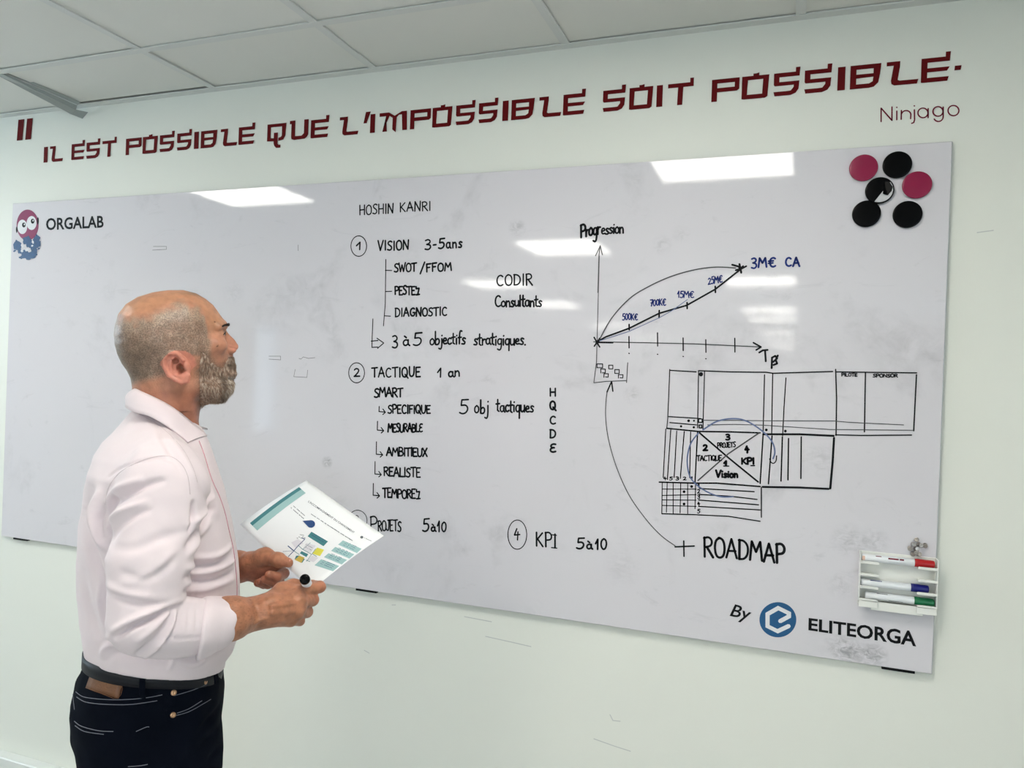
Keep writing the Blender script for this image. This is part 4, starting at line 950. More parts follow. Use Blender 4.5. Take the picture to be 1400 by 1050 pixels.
bsd = polysd(x_, z_, bv); colH = mixc(colH, S3(112, 88, 72), sm_(bsd, -.004, .004)*.8*(HP[:, 1]**2 < 1))
ct, stn = math.cos(TURN), math.sin(TURN)
def turn(P): P = np.asarray(P); return np.stack([P[..., 0]*ct - P[..., 1]*stn, P[..., 0]*stn + P[..., 1]*ct, P[..., 2]], -1) + HC
stubH = np.maximum(st*.8, sm_(bsd, -.014, .002)*.7)*(1-earm)
colH = mixc(colH, S3(128, 100, 82), sm_(bsd, -.014, -.002)*.45)
headmesh = (turn(HP), HQ, colH)

# ---- beard volume grown from the jaw, with separate hairs
bf = Field((.02, -.085, -.105), (.135, .085, .035), .0021)
q = tuple(slice(None) for _ in range(3))
ix = [np.clip(np.round((bf.ax[i]-hf.lo[i])/hf.h).astype(int), 0, hf.F.shape[i]-1) for i in range(3)]
bx2, bz2 = np.meshgrid(bf.ax[0], bf.ax[2], indexing='ij')
sd2 = polysd(bx2.ravel().astype(float), bz2.ravel().astype(float), bv).reshape(bx2.shape)
low = sm_(-bz2, .00, .07); thick = .0028 + .0085*low*sm_(bx2, .03, .09)
bf.F = np.maximum(headF.F[np.ix_(*ix)] - (thick*np.clip((sd2+.002)/.010, 0, 1))[:, None, :], -(sd2-.0005)[:, None, :]*.8).astype(np.float32)
bf.F = np.where((np.hypot(bf.ax[1][None, :, None]/.020, (bf.ax[2][None, None, :]-from_v(504.6))/.0022) < 1) & (bf.ax[0][:, None, None] > from_u(308)), .01, bf.F).astype(np.float32)
BP, BQ = bf.mesh(); BN = normals(BP, BQ)
BP = BP + BN*((vnoise(BP*np.array([1.6, 1.6, .5]), .003, 11)*.0009 + vnoise(BP, .009, 12)*.0011))[:, None]
def beardcol(P, jit=0):
    str_ = vnoise(P*np.array([1.5, 1.5, .40]), .0026, 21); big = vnoise(P, .012, 22)
    c = np.tile(S3(150, 122, 104), (len(P), 1)); c = mixc(c, S3(84, 66, 56), sm_(-str_, -.1, .6)*.7); c = mixc(c, S3(190, 176, 160), sm_(str_, .0, .6)*.7)
    chin = sm_(P[:, 0], from_u(300), from_u(312))*sm_(from_v(505)-P[:, 2], 0, .015); c = mixc(c, S3(196, 188, 176), chin*.7*sm_(str_+.3*big, -.35, .2))
    dk = np.exp(-((P[:, 0]-from_u(301))/.008)**2)*sm_(from_v(508)-P[:, 2], 0, .012); c = mixc(c, S3(48, 40, 34), dk*.6)
    mu = sm_(P[:, 2]-from_v(503), 0, .004)*sm_(P[:, 0], from_u(306), from_u(312)); c = mixc(c, S3(88, 74, 62), mu*.6)
    return c
def hair_material():
    m = mat('grey_brown_hair', (1, 1, 1, 1), .6, spec=.3); nt = m.node_tree; a = nt.nodes.new('ShaderNodeAttribute'); a.attribute_name = 'tint'
    nt.links.new(a.outputs['Color'], nt.nodes['Principled BSDF'].inputs['Base Color']); return m
M['hair'] = hair_material()
sel = rs.choice(len(BP), 6500, replace=False); sel = sel[(BN[sel, 0]*0+np.abs(BN[sel, 1]) + BN[sel, 0] > .1)]
hp, hn = BP[sel], BN[sel]
flow = np.stack([.35+.3*rs.randn(len(sel)), .25*rs.randn(len(sel)), -1+.2*rs.randn(len(sel))], 1)
flow -= hn*np.sum(flow*hn, 1)[:, None]; flow /= np.linalg.norm(flow, axis=1)[:, None]
ln_ = (.0035 + .0065*sm_(-hp[:, 2], -.01, .06))*(.6+.7*rs.rand(len(sel)))
mid = hp + (flow*.75+hn*.35)*ln_[:, None]*.5; tip = mid + (flow*.9+hn*.16)*ln_[:, None]*.5
side = np.cross(flow, hn); side /= np.linalg.norm(side, axis=1)[:, None]
wd = .00034
V = np.stack([hp-side*wd-hn*.001, hp+side*wd-hn*.001, hp+hn*wd, mid-side*wd*.7, mid+side*wd*.7, mid+hn*wd*.9, tip, tip+side*.00005, tip+hn*.00005], 1).reshape(-1, 3)
b0 = np.arange(len(sel))[:, None]*9
FQ = np.concatenate([b0+np.array(f)[None] for f in ((0, 1, 4, 3), (1, 2, 5, 4), (2, 0, 3, 5), (3, 4, 7, 6), (4, 5, 8, 7), (5, 3, 6, 8))])
hc = beardcol(hp)*(.85+.7*rs.rand(len(sel)))[:, None]
bo = npmesh('beard', turn(BP), BQ, M['hair'], person, beardcol(BP)); bo['label'] = 'trimmed grey and brown full beard'
so = npmesh('beard_hairs', turn(V), FQ, M['hair'], person, np.repeat(hc, 9, 0)); so['kind'] = 'stuff'
# eyeballs, eyebrows, lashes
M['eye'] = mat('eye_white', (.42, .38, .35, 1), .35); M['brow'] = mat('dark_brown_hair', (.035, .025, .018, 1), .6)
for s in (-1, 1):
    c = CH(295.5, 457.2, s*.031); mb = MB(); mb.lathe(tuple(turn(c)), tuple(turn(c+np.array([1, 0, .15]))-turn(c)), [(-.0115*math.cos(a), .0115*math.sin(a)) for a in np.linspace(.05, 3.09, 12)], 20); e = mb.build('eye', M['eye'], person, True)
    mb = MB(); mb.lathe(tuple(turn(c)), tuple(turn(c+np.array([1, 0, .15]))-turn(c)), [(.0098, .0058), (.0112, .0040), (.0119, .001)], 16); mb.build('iris', M['brow'], e, True)
    mb = MB()
    for i in range(70):
        t = rnd.random(); a = CH(307.5-13.5*t*t, 444.2+3.0*t*t+rnd.uniform(-2.0, 2.0)*(1-.5*t), s*(.011+.036*t)); 
        # project outwards on to the brow
        for k in range(14):
            ii = [int(round((a[j]-hf.lo[j])/hf.h)) for j in range(3)]; ii = [min(max(ii[j], 0), hf.F.shape[j]-1) for j in range(3)]
            if hf.F[tuple(ii)] > .0002: break
            a = a + np.array([.0012, s*.0005, 0])
        b = a + np.array([.001, s*.006, .0015+rnd.uniform(-.001, .0015)]); mb.tube([tuple(turn(a - np.array([.001, 0, 0]))), tuple(turn((a+b)/2+np.array([.0012, 0, .0004]))), tuple(turn(b))], [.0006, .0005, .0001], 4)
    mb.build('eyebrow', M['brow'], person)
    mb = MB(); mb.tube([tuple(turn(CH(302.6, 455.2, s*.021))), tuple(turn(CH(303.6, 454.4, s*.030))), tuple(turn(CH(301.6, 456.2, s*.039))), tuple(turn(CH(298.5, 458.4, s*.0445)))], [.0010, .0017, .0019, .0010], 5); mb.build('lashes', M['brow'], person)

# ---------------------------------------------------------------- right (near) forearm and fist
def arm_field(lo, hi, h=.0018): return Field(lo, hi, h)
rh = arm_field((.045, -.30, L(330, 900, -.2)[2]), (.30, -.01, L(330, 770, -.2)[2]+.015))
E1, W1 = L(285, 851, -.215), L(350, 838.5, -.165)
LO = L
def L(u, v, y=0.0): return LO(u, v, y - .03*float(np.clip((u-320)/50.0, 0, 1)))
rh.cone(L(250, 856, -.225), L(316, 845.5, -.195), .044, .0355, .01); rh.cone(L(316, 845.5, -.195), W1, .0355, .0268, .02)
rh.cone(W1, L(372, 834, -.148), .0268, .0275, .02)
m_i, m_m, m_r, m_p = L(405, 811, -.122), L(408, 823, -.138), L(406, 836.5, -.140), L(397, 847, -.132)
for q_, ra, rb in ((m_i, .020, .0150), (m_m, .021, .0155), (m_r, .021, .0148), (m_p, .020, .0138)): rh.cone(L(366, 835, -.150), q_, ra, rb, .016)
rh.ell(L(385, 833, -.128), (.030, .018, .026), .015)
def finger(f, pts, rad, k=.0035):
    for i in range(len(pts)-1): f.cone(pts[i], pts[i+1], rad[i], rad[i+1], k)
finger(rh, [m_i, L(437, 802.5, -.098), L(428, 800, -.068), L(414, 800.5, -.064)], [.0140, .0118, .0104, .0092])
finger(rh, [m_m, L(427.5, 820, -.108), L(419, 822, -.074), L(404, 820, -.070)], [.0145, .0118, .0104, .0090])
finger(rh, [m_r, L(419.5, 836.5, -.108), L(411, 837, -.076), L(397, 835, -.072)], [.0138, .0112, .0100, .0088])
finger(rh, [m_p, L(409.5, 848.5, -.106), L(402, 849, -.080), L(389, 846, -.076)], [.0122, .0098, .0088, .0078])
finger(rh, [L(366, 828, -.135), L(386, 808, -.112), L(401, 801.5, -.098), L(413, 799.5, -.088)], [.0215, .0158, .0125, .0100], .010)
for q_ in (m_i, m_m, m_r, m_p): rh.ell(q_ + np.array([.001, -.0075, .0015]), (.0085, .0075, .0080), .008)
# thumb nail bed groove and tendon hints
rh.cone(L(372, 829, -.178), L(400, 824, -.158), .0035, .003, .008); rh.cone(L(372, 838, -.180), L(399, 836, -.160), .0030, .0028, .008)
rh.cone(L(364, 850, -.172), L(386, 846.5, -.163), .0026, .0022, .006); rh.cone(L(330, 858, -.200), L(360, 846, -.182), .0022, .0022, .006)
RP, RQ = rh.mesh(); RN = normals(RP, RQ); RP = RP + RN*(vnoise(RP, .009, 31)*.0006)[:, None]
def armcol(P, elbow_x):
    c = np.tile(S3(*(176, 118, 88)), (len(P), 1)); n1 = vnoise(P, .006, 41); c = mixc(c, S3(120, 78, 56), sm_(n1, .1, .8)*.25)
    hair_ = vnoise(P*np.array([.6, 1, 1.6]), .0028, 43); c = mixc(c, S3(92, 66, 46), sm_(hair_, .25, .7)*.35*sm_(elbow_x-P[:, 0], -.04, .02)); return c
rc = armcol(RP, L(360, 830, -.16)[0])
for q_ in (L(440, 801, -.105), L(429, 820, -.115), L(421, 837, -.115), L(411, 849, -.112), m_i, m_m): rc = mixc(rc, S3(190, 122, 98), np.exp(-(np.linalg.norm(RP-q_, axis=1)/.012)**2)*.45)
L = LO
# ---------------------------------------------------------------- left hand under the sheet
lh = arm_field((.045, -.10, L(350, 830, 0)[2]), (.30, .24, L(350, 735, 0)[2]+.02))
lh.cone(L(250, 800, .19), L(325, 775, .085), .040, .031, .01); lh.cone(L(325, 775, .085), L(342, 775, .062), .030, .026, .02)
wl_ = L(344, 774, .060)
k_i, k_m, k_r, k_p = L(367, 778, .024), L(364, 786, .038), L(360, 791, .052), L(356, 792, .066)
for q_, ra, rb in ((k_i, .020, .0135), (k_m, .020, .0135), (k_r, .020, .0130), (k_p, .019, .012)): lh.cone(wl_, q_, ra, rb, .014)
finger(lh, [k_i, L(388, 784, .000), L(379, 789, -.024), L(368, 786, -.026)], [.0130, .0112, .0100, .0088])
finger(lh, [k_m, L(381, 793, .010), L(374, 796, -.016), L(362, 792, -.018)], [.0130, .0108, .0098, .0086])
finger(lh, [k_r, L(374, 797, .028), L(366, 799, .004), L(356, 796, -.002)], [.0125, .0104, .0094, .0084])
finger(lh, [k_p, L(366, 797, .046), L(360, 799, .024), L(352, 797, .014)], [.0115, .0094, .0086, .0078])
finger(lh, [L(343, 768, .046), L(362, 760.5, .016), L(381, 765.5, -.018), L(394, 769.5, -.036)], [.0215, .0165, .0128, .0098], .012)
LP, LQ = lh.mesh(); LN = normals(LP, LQ); LP = LP + LN*(vnoise(LP, .009, 33)*.0006)[:, None]
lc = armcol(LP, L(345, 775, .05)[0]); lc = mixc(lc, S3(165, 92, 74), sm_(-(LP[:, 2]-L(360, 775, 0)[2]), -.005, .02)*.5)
for q_ in (L(388, 784, 0), L(381, 793, .01), L(394, 769, -.03)): lc = mixc(lc, S3(190, 112, 92), np.exp(-(np.linalg.norm(LP-q_, axis=1)/.012)**2)*.5)
# nails
# ---------------------------------------------------------------- clothes: torso loft
def lofted(rows):
    """rows: (v, left, right, half width); returns z, centre x, half depth, half width arrays"""
    R_ = []
    for (v, l, r, b) in rows:
        a, c = L(l, v, 0), L(r, v, 0); R_.append(((a[2]+c[2])/2, (a[0]+c[0])/2, (c[0]-a[0])/2, b))
    R_ = sorted(R_); return [np.array(q) for q in zip(*R_)]
TOR = lofted([(556, 188, 260, .048), (572, 172, 268, .060), (590, 155, 281, .086), (606, 139, 287, .124), (622, 129, 291, .160), (642, 121, 298, .186), (680, 112.5, 309, .192), (720, 108.5, 317, .188), (760, 107, 323.5, .182), (800, 107, 327, .175),
              (840, 110, 327.5, .172), (866, 115, 326, .170), (885, 120, 320, .168), (900, 122, 309, .164), (935, 124, 303, .160)])
HIP = lofted([(885, 122, 300, .150), (905, 113, 303, .156), (925, 103, 306, .164), (945, 98, 306, .171), (965, 97.5, 304.5, .176), (990, 100, 302.5, .178), (1015, 108, 302, .178), (1045, 124, 302, .176), (1070, 140, 300, .172)])
def loft_sdf(T_, e=2.35, grow=0.0):
    def fn(X, Y, Z_):
        z = Z_[0, 0, :]; cx = np.interp(z, T_[0], T_[1]); a = np.interp(z, T_[0], T_[2])+grow; b = np.interp(z, T_[0], T_[3])+grow
        q_ = (np.abs((X-cx[None, None, :])/a)**e + np.abs(Y/b)**e)**(1/e); return ((q_-1)*np.minimum(a, b)).astype(np.float32)
    return fn
sf = Field((-.22, -.34, L(200, 950, 0)[2]-.03), (.18, .33, L(200, 540, 0)[2]), .0034)
ztop_ = L(200, 556, 0)[2]
sf.op(loft_sdf(TOR), (-.22, -.34, 0), (.18, .34, ztop_), .001)
# shoulder yokes
sf.cone(L(208, 622, -.075), L(222, 646, -.165), .052, .062, .04); sf.cone(L(215, 622, .075), L(228, 652, .165), .052, .062, .04)
# near arm
A0, A1, A2 = L(226, 668, -.195), L(197, 842, -.245), L(205, 856, -.245)
sf.cone(A0, L(206, 770, -.232), .073, .0655, .016, sq=(1.0, .86, 1.0)); sf.cone(L(206, 770, -.232), A1, .0655, .0575, .012, sq=(1.0, .9, 1.0))
sf.cone(L(198, 851, -.245), L(242, 858, -.232), .0535, .0490, .008); sf.cone(L(242, 858, -.232), L(288, 856, -.210), .0490, .0470, .010)
# far arm, mostly hidden behind the body
sf.cone(L(232, 668, .195), L(225, 830, .245), .066, .056, .016); sf.cone(L(225, 830, .245), L(282, 812, .155), .052, .044, .01)
# hem: the shirt stops at the belt
hx, hxf = L(124, 893, 0), L(300, 905, 0)
def hemz(X, Y): return hx[2] + (X-hx[0])*(hxf[2]-hx[2])/(hxf[0]-hx[0]) + .020*np.clip(-Y/.16, 0, 1) - .002
sf.op(lambda X, Y, Z_: (hemz(X, Y) - Z_ + 0*X + 0*Y).astype(np.float32), (-.3, -.4, 0), (.3, .4, 3), .004, 'and')
# open neck
sf.cone(CH(228, 520)+HC+np.array([0, 0, 0]), L(226, 600, 0), .058, .058, .004, 'cut')
SP, SQ = sf.mesh(); SN = normals(SP, SQ)
def foldset(P, N, folds):
    d = np.zeros(len(P))
    for (pts, y, w, amp) in folds:
        q_ = [L(u, v, y)[[0, 2]] for u, v in spline(pts, 4)] if len(pts) > 2 else [L(u, v, y)[[0, 2]] for u, v in pts]
        dd, t = segdist(P[:, 0], P[:, 2], q_); taper = np.sin(np.clip(t*.86+.07, 0, 1)*math.pi)**.6
        near = sm_(-(P[:, 1]-(y+.10)), 0, .03)
        d += 1.6*amp*np.exp(-(dd/(w*.85))**2)*taper*near*sm_(-N[:, 1], -.3, .3)
    return d
A_ = -.245; T1 = -.17
folds = [
 ([(243, 822), (224, 826), (200, 836), (178, 847), (160, 862)], A_, .0052, -.0085), ([(244, 817), (222, 820), (198, 829), (176, 840), (158, 853)], A_, .0060, .0050),
 ([(152, 806), (180, 812), (210, 816), (236, 818)], A_, .007, -.0040), ([(150, 798), (180, 803), (205, 806)], A_, .008, .0035),
 ([(236, 826), (226, 845), (205, 868), (187, 884)], A_, .0045, -.0050), ([(240, 828), (234, 848), (220, 868), (200, 888)], A_, .0045, .0042), ([(243, 828), (241, 845), (232, 860), (222, 872)], A_, .0038, -.0040),
 ([(234, 824), (215, 842), (192, 862)], A_, .0055, .0045), ([(250, 826), (248, 840), (246, 856)], A_, .003, -.0016), ([(258, 826), (257, 842), (256, 856)], A_, .003, -.0016), ([(268, 826), (268, 842), (267, 858)], A_, .003, -.0014),
 ([(215, 858), (240, 862), (268, 864), (284, 865)], A_, .0022, -.0016), ([(186, 886), (220, 891), (268, 893)], A_, .006, .002),
 ([(144, 712), (156, 690), (176, 673), (200, 660), (222, 654)], -.22, .0065, -.0070), ([(146, 728), (158, 706), (176, 692), (200, 682)], -.22, .0060, .0055), ([(142, 700), (150, 682), (168, 664), (192, 652)], -.21, .006, .0045),
 ([(150, 740), (165, 716), (184, 700), (204, 692)], -.22, .0055, -.0045), ([(147, 655), (165, 640), (190, 628), (216, 622), (236, 626)], -.18, .0024, -.0022),
 ([(263, 680), (263, 698), (259, 716)], -.19, .0042, -.0075), ([(255, 732), (264, 722), (276, 712), (290, 700)], T1, .0062, -.0065), ([(258, 744), (272, 730), (286, 718)], T1, .007, .0045), ([(257, 706), (268, 700), (282, 692), (290, 684)], T1, .006, .004),
 ([(172, 776), (196, 782), (226, 768), (238, 758)], A_, .009, -.0035), ([(170, 790), (205, 776), (236, 750)], A_, .009, .003), ([(160, 745), (190, 740), (220, 728), (250, 722)], -.23, .010, -.0032),
 ([(256, 760), (275, 763), (300, 764), (322, 758)], T1, .0055, .0045), ([(254, 771), (275, 775), (300, 774), (322, 768)], T1, .0055, -.0055), ([(254, 782), (275, 784), (300, 783), (324, 780)], T1, .0050, .0042), ([(252, 791), (270, 796), (295, 797), (322, 795)], T1, .0050, -.0052),
 ([(252, 808), (275, 808), (300, 806), (324, 806)], T1, .006, .003), ([(288, 668), (294, 690), (302, 712)], T1, .006, .003), ([(270, 650), (281, 672), (288, 700)], T1, .007, -.003),
 ([(124, 668), (114, 700), (122, 735), (138, 775), (144, 800)], -.10, .010, -.0095), ([(136, 672), (128, 700), (138, 732), (146, 745)], -.13, .008, .0080), ([(144, 690), (136, 710), (141, 730)], -.14, .005, -.006),
 ([(128, 762), (138, 790), (140, 822), (146, 850)], -.12, .007, .0055), ([(116, 780), (122, 820), (132, 850), (142, 862)], -.09, .010, -.004), ([(146, 866), (152, 850), (158, 842)], -.16, .006, .003),
 ([(138, 905), (142, 893), (154, 884), (180, 888)], -.165, .006, .0050), ([(150, 908), (160, 897), (190, 897), (230, 900)], -.165, .008, -.0035), ([(238, 896), (262, 908), (284, 900), (312, 880)], -.165, .008, .0045), ([(232, 914), (236, 902), (234, 894)], -.165, .004, .003),
 ([(276, 898), (300, 892), (318, 884)], -.15, .006, -.004), ([(186, 572), (210, 590), (228, 612)], -.15, .009, .002), ([(222, 588), (240, 608), (258, 632), (268, 655)], -.16, .006, .0025), ([(214, 594), (234, 616), (250, 640)], -.17, .006, -.0022),
]
SD = foldset(SP, SN, folds) + vnoise(SP*np.array([1, 1, .7]), .05, 51)*.0022 + vnoise(SP, .022, 52)*.0010
SP = SP + SN*SD[:, None]
def cloth(name, col, **k): return mat(name, col, **k)
M['shirt'] = mat('pale_pink_cotton', (.76, .655, .68, 1), .75, spec=.25, bump=.12, bscale=900, sheen=.15)
M['shirtseam'] = mat('pink_seam', srgb(212, 150, 165), .8)
shirt = npmesh('shirt', SP, SQ, M['shirt'], person); shirt['label'] = 'pale pink long-sleeved cotton shirt with rolled sleeves'

# ---- surface finder for small fittings on the near side
from mathutils.bvhtree import BVHTree
def bvh(P, Q): return BVHTree.FromPolygons([tuple(p) for p in P], [tuple(map(int, f)) for f in Q])
camL = toloc(CAM); CL = Vector(camL)
def hit(tree, u, v):
    d = ray(u, v); dl = Vector((d @ XH, d @ YH, d[2])).normalized(); r = tree.ray_cast(CL, dl); return (r[0], r[1]) if r[0] is not None else (None, None)
tS = bvh(SP, SQ)
def seam(tree, pts, r, m, parent, name, off=.0006, n=6):
    P = []
    for p in spline(pts, n):
        c, nn = hit(tree, *p)
        if c is not None: P.append(tuple(c + nn*off))
    if len(P) > 2: return MB().tube(P, r, 5).build(name, m, parent)
seam(tS, [(272, 603), (279, 622), (286, 645.7), (292, 662), (299.5, 678), (307, 700), (312.5, 724), (318.5, 750), (322, 778), (323.5, 800), (323.5, 816)], .0008, M['shirtseam'], shirt, 'placket_seam')
M['seamtone'] = mat('tone_on_tone_seam', (.60, .50, .52, 1), .8)
seam(tS, [(144, 690), (148, 668), (162, 648), (184, 634), (210, 625), (232, 624), (248, 634), (257, 652), (260, 676)], .0007, M['seamtone'], shirt, 'armhole_seam', 0)
seam(tS, [(190, 566), (212, 578), (232, 594), (250, 614), (264, 640), (270, 660)], .0006, M['seamtone'], shirt, 'yoke_seam', 0)

# ---- collar: two leaves and a stand, thick cloth
def leaf(s):
    top = [(181, 533.5, 0), (186, 532, .030), (198, 537.5, .052), (222, 549, .064), (243, 562, .060), (262, 577.5, .046), (275, 588, .028), (283, 596, .016)]
    bot = [(172, 556, 0), (174, 558, .036), (184, 564, .066), (204, 569, .086), (226, 581, .096), (242, 592, .096), (253, 601, .094), (257, 605, .092)]
    if s > 0: top = top[:-1] + [(272, 590, .016)]; bot = bot[:-2] + [(276, 588, .060), (285, 589, .046)]
    tp = [tuple(L(u, v, 0)+np.array([0, s*y, 0])) if s > 0 else tuple(L(u, v, -y)) for u, v, y in top]
    bt_ = [tuple(L(u, v, 0)+np.array([0, s*y, 0])) if s > 0 else tuple(L(u, v, -y)) for u, v, y in bot]
    tp, bt_ = spline(tp, 5), spline(bt_, 5); n = len(tp); K = 7; V = []
    for i in range(n):
        a, b = np.array(tp[i]), np.array(bt_[i]); out = np.array([0, s, 0.0]) if i > 6 else np.array([-1, s*i/6, 0.0])
        out = out/np.linalg.norm(out)
        for j in range(K):
            t = j/(K-1); V.append(a*(1-t)+b*t + out*(.006*math.sin(math.pi*min(1, t*1.1))) + np.array([0, 0, .0025*math.sin(math.pi*t)]))
    V = np.array(V); Q_ = np.array([(i*K+j, (i+1)*K+j, (i+1)*K+j+1, i*K+j+1) for i in range(n-1) for j in range(K-1)])
    if s > 0: Q_ = Q_[:, ::-1]
    else:                                  # keep the near leaf lying on the outside of the shirt
        for i in range(len(V)):
            d = V[i]-camL; r = np.linalg.norm(d); h_ = tS.ray_cast(CL, Vector(d/r))
            if h_[0] is not None and h_[3] < r + .004: V[i] = camL + d/r*(h_[3]-.005)
    return V, Q_
for s in (-1, 1):
    V, Q_ = leaf(s); o = npmesh('collar', V, Q_, M['shirt'], shirt); md = o.modifiers.new('t', 'SOLIDIFY'); md.thickness = .0028; md.offset = 0
# stand inside the collar
stp = [L(182, 536, 0), L(196, 541, -.045), L(222, 553, -.060), L(246, 567, -.054), L(262, 581, -.036), L(271, 592, -.010)]
stp = stp + [np.array([p[0], -p[1]+.004, p[2]]) for p in stp[-1:0:-1]] + [stp[0]]
stp = [np.array(p) for p in spline([tuple(p) for p in stp], 5)]; V = []
for p in stp: V += [p + np.array([0, 0, .001]), p*np.array([1, 1.04, 1]) - np.array([0, 0, .030])]
n = len(stp); Q_ = np.array([(2*i, 2*i+1, 2*i+3, 2*i+2) for i in range(n-1)])
o = npmesh('collar_stand', np.array(V), Q_, M['shirt'], shirt); md = o.modifiers.new('t', 'SOLIDIFY'); md.thickness = .002

# ---- rolled cuffs
def cuff(sections, name, seed):
    V = []; n = 44; K = len(sections)
    for (c, r, tilt, ry) in sections:
        c = np.array(c)
        for i in range(n):
            a = 2*math.pi*i/n; up = math.cos(a); sd_ = math.sin(a); V.append(c + np.array([tilt*up*r, sd_*ry, up*r]) )
    V = np.array(V); V = V + (vnoise(V, .013, seed)*.0022)[:, None]*np.array([.3, 1, 1])
    Q_ = np.array([(j*n+i, j*n+(i+1) % n, (j+1)*n+(i+1) % n, (j+1)*n+i) for j in range(K-1) for i in range(n)])
    o = npmesh(name, V, Q_, M['shirt'], shirt); md = o.modifiers.new('t', 'SOLIDIFY'); md.thickness = .003; md = o.modifiers.new('s', 'SUBSURF'); md.levels = md.render_levels = 1
    return V, Q_, o
ya = -.225
def sec(ut, vt, ub, vb, y, wy):
    a, b = L(ut, vt, y), L(ub, vb, y); c = (a+b)/2; r = (a[2]-b[2])/2; return (c, r, (a[0]-b[0])/2/r, wy)
CV, CQ, cuffR = cuff([sec(281, 826, 271, 892, -.214, .044), sec(277, 818.5, 267, 901, -.220, .056), sec(290, 818.5, 277, 897, -.214, .0565), sec(306, 820, 291, 888, -.200, .0505), sec(320, 820.5, 302, 882, -.196, .047), sec(327, 823, 307, 878, -.194, .044), sec(325, 826, 306, 874, -.195, .041), sec(312, 828, 298, 874, -.198, .039)], 'cuff', 61)
cuffR['label'] = 'rolled-up cuff of the near sleeve'
cuff([sec(278, 782, 272, 838, .165, .044), sec(290, 782, 286, 834, .145, .045), sec(304, 778, 302, 818, .122, .040), sec(300, 782, 298, 816, .126, .036)], 'cuff', 62)

# ---------------------------------------------------------------- jeans
jf = Field((-.24, -.215, .03), (.20, .215, hx[2]+.02), .0055)
jf.op(loft_sdf(HIP, 2.3), (-.24, -.22, L(200, 1062, 0)[2]), (.2, .22, 3), .001)
zk, xk = .50, L(222, 1000, 0)[0]
for s in (-1, 1):
    jf.cone(L(212, 1040, s*.088), (xk+.005, s*.095, zk), .100, .068, .03, sq=(1.12, .88, 1.0)); jf.cone((xk+.005, s*.095, zk), (xk-.02, s*.10, .09), .068, .052, .02)
jf.op(lambda X, Y, Z_: (Z_ - (hemz(X, Y)-.001) + 0*X + 0*Y).astype(np.float32), (-.3, -.4, 0), (.3, .4, 3), .002, 'and')
jf.op(lambda X, Y, Z_: (.045 - Z_ + 0*X + 0*Y).astype(np.float32), (-.3, -.4, 0), (.3, .4, .2), .002, 'and')
JP, JQ = jf.mesh(); JN = normals(JP, JQ)
JD = vnoise(JP, .03, 71)*.0022 + foldset(JP, JN, [([(303, 985), (290, 992), (270, 1000)], -.15, .008, -.004), ([(301, 1010), (285, 1016), (262, 1022)], -.15, .008, -.004), ([(300, 1035), (285, 1040)], -.15, .008, -.003)])
JP = JP + JN*JD[:, None]
def denim():
    m = mat('dark_indigo_denim', (.0028, .0042, .0090, 1), .9, spec=.06, bump=.3, bscale=700, noise=.35, nscale=14); nt = m.node_tree
    return m
M['denim'] = denim(); M['thread'] = mat('pale_stitching', srgb(110, 112, 122), .8); M['leather'] = mat('tan_leather', srgb(112, 72, 44), .5, noise=.25, nscale=60, bump=.3, bscale=300)
M['belt'] = mat('black_leather_belt', (.008, .009, .013, 1), .5, spec=.25); M['copper'] = mat('copper_rivet', srgb(190, 150, 118), .35, metal=.8)
jeans = npmesh('jeans', JP, JQ, M['denim'], person); jeans['label'] = 'dark indigo jeans with pale stitching'
tJ = bvh(JP, JQ)
# belt ring following the waist
z0, cx0, a0_, b0_ = [np.interp(hx[2]-.012, HIP[0], HIP[i]) for i in range(4)]
V = []; n = 90
for (dz, gr) in ((.012, .0035), (.012, .0065), (-.013, .0070), (-.013, .0035)):
    for i in range(n):
        t = 2*math.pi*i/n; c, s_ = math.cos(t), math.sin(t); e = 2/2.3
        x = cx0 + (a0_+gr)*np.sign(c)*abs(c)**e; y = (b0_+gr)*np.sign(s_)*abs(s_)**e; V.append((x, y, hemz(x, y)+dz-.006))
Q_ = np.array([(j*n+i, j*n+(i+1) % n, ((j+1) % 4)*n+(i+1) % n, ((j+1) % 4)*n+i) for j in range(4) for i in range(n)])[:, ::-1]
V = np.array(V, float); belt = npmesh('belt', V, Q_, M['belt'], person); belt['label'] = 'plain black leather belt'
# patch, rivets, loops, stitching: all laid on the cloth surface
def patch(tree, quad_px, m, parent, name, th=.0018, k=5):
    tl, tr, br, bl = map(np.array, quad_px); G = []
    for j in range(k):
        for i in range(k+2):
            s_, t = i/(k+1), j/(k-1); p = (tl*(1-s_)+tr*s_)*(1-t) + (bl*(1-s_)+br*s_)*t; c, nn = hit(tree, *p)
            if c is None: return None
            G.append(c + nn*th)
    Q2 = np.array([(j*(k+2)+i, j*(k+2)+i+1, (j+1)*(k+2)+i+1, (j+1)*(k+2)+i) for j in range(k-1) for i in range(k+1)])
    o = npmesh(name, np.array([tuple(g) for g in G]), Q2, m, parent); md = o.modifiers.new('t', 'SOLIDIFY'); md.thickness = .0016; return o
o = patch(tJ, ((126.5, 921), (168.5, 934), (163, 955), (119.5, 941)), M['leather'], jeans, 'leather_patch', .0022)
if o: o['label'] = 'plain tan leather patch on the waistband'
seam(tJ, [(127, 921.6), (148, 928), (168, 934.6), (162.6, 954.6), (141, 948), (120.4, 941)], .0005, M['leather'], jeans, 'patch_stitching', .004, 3)
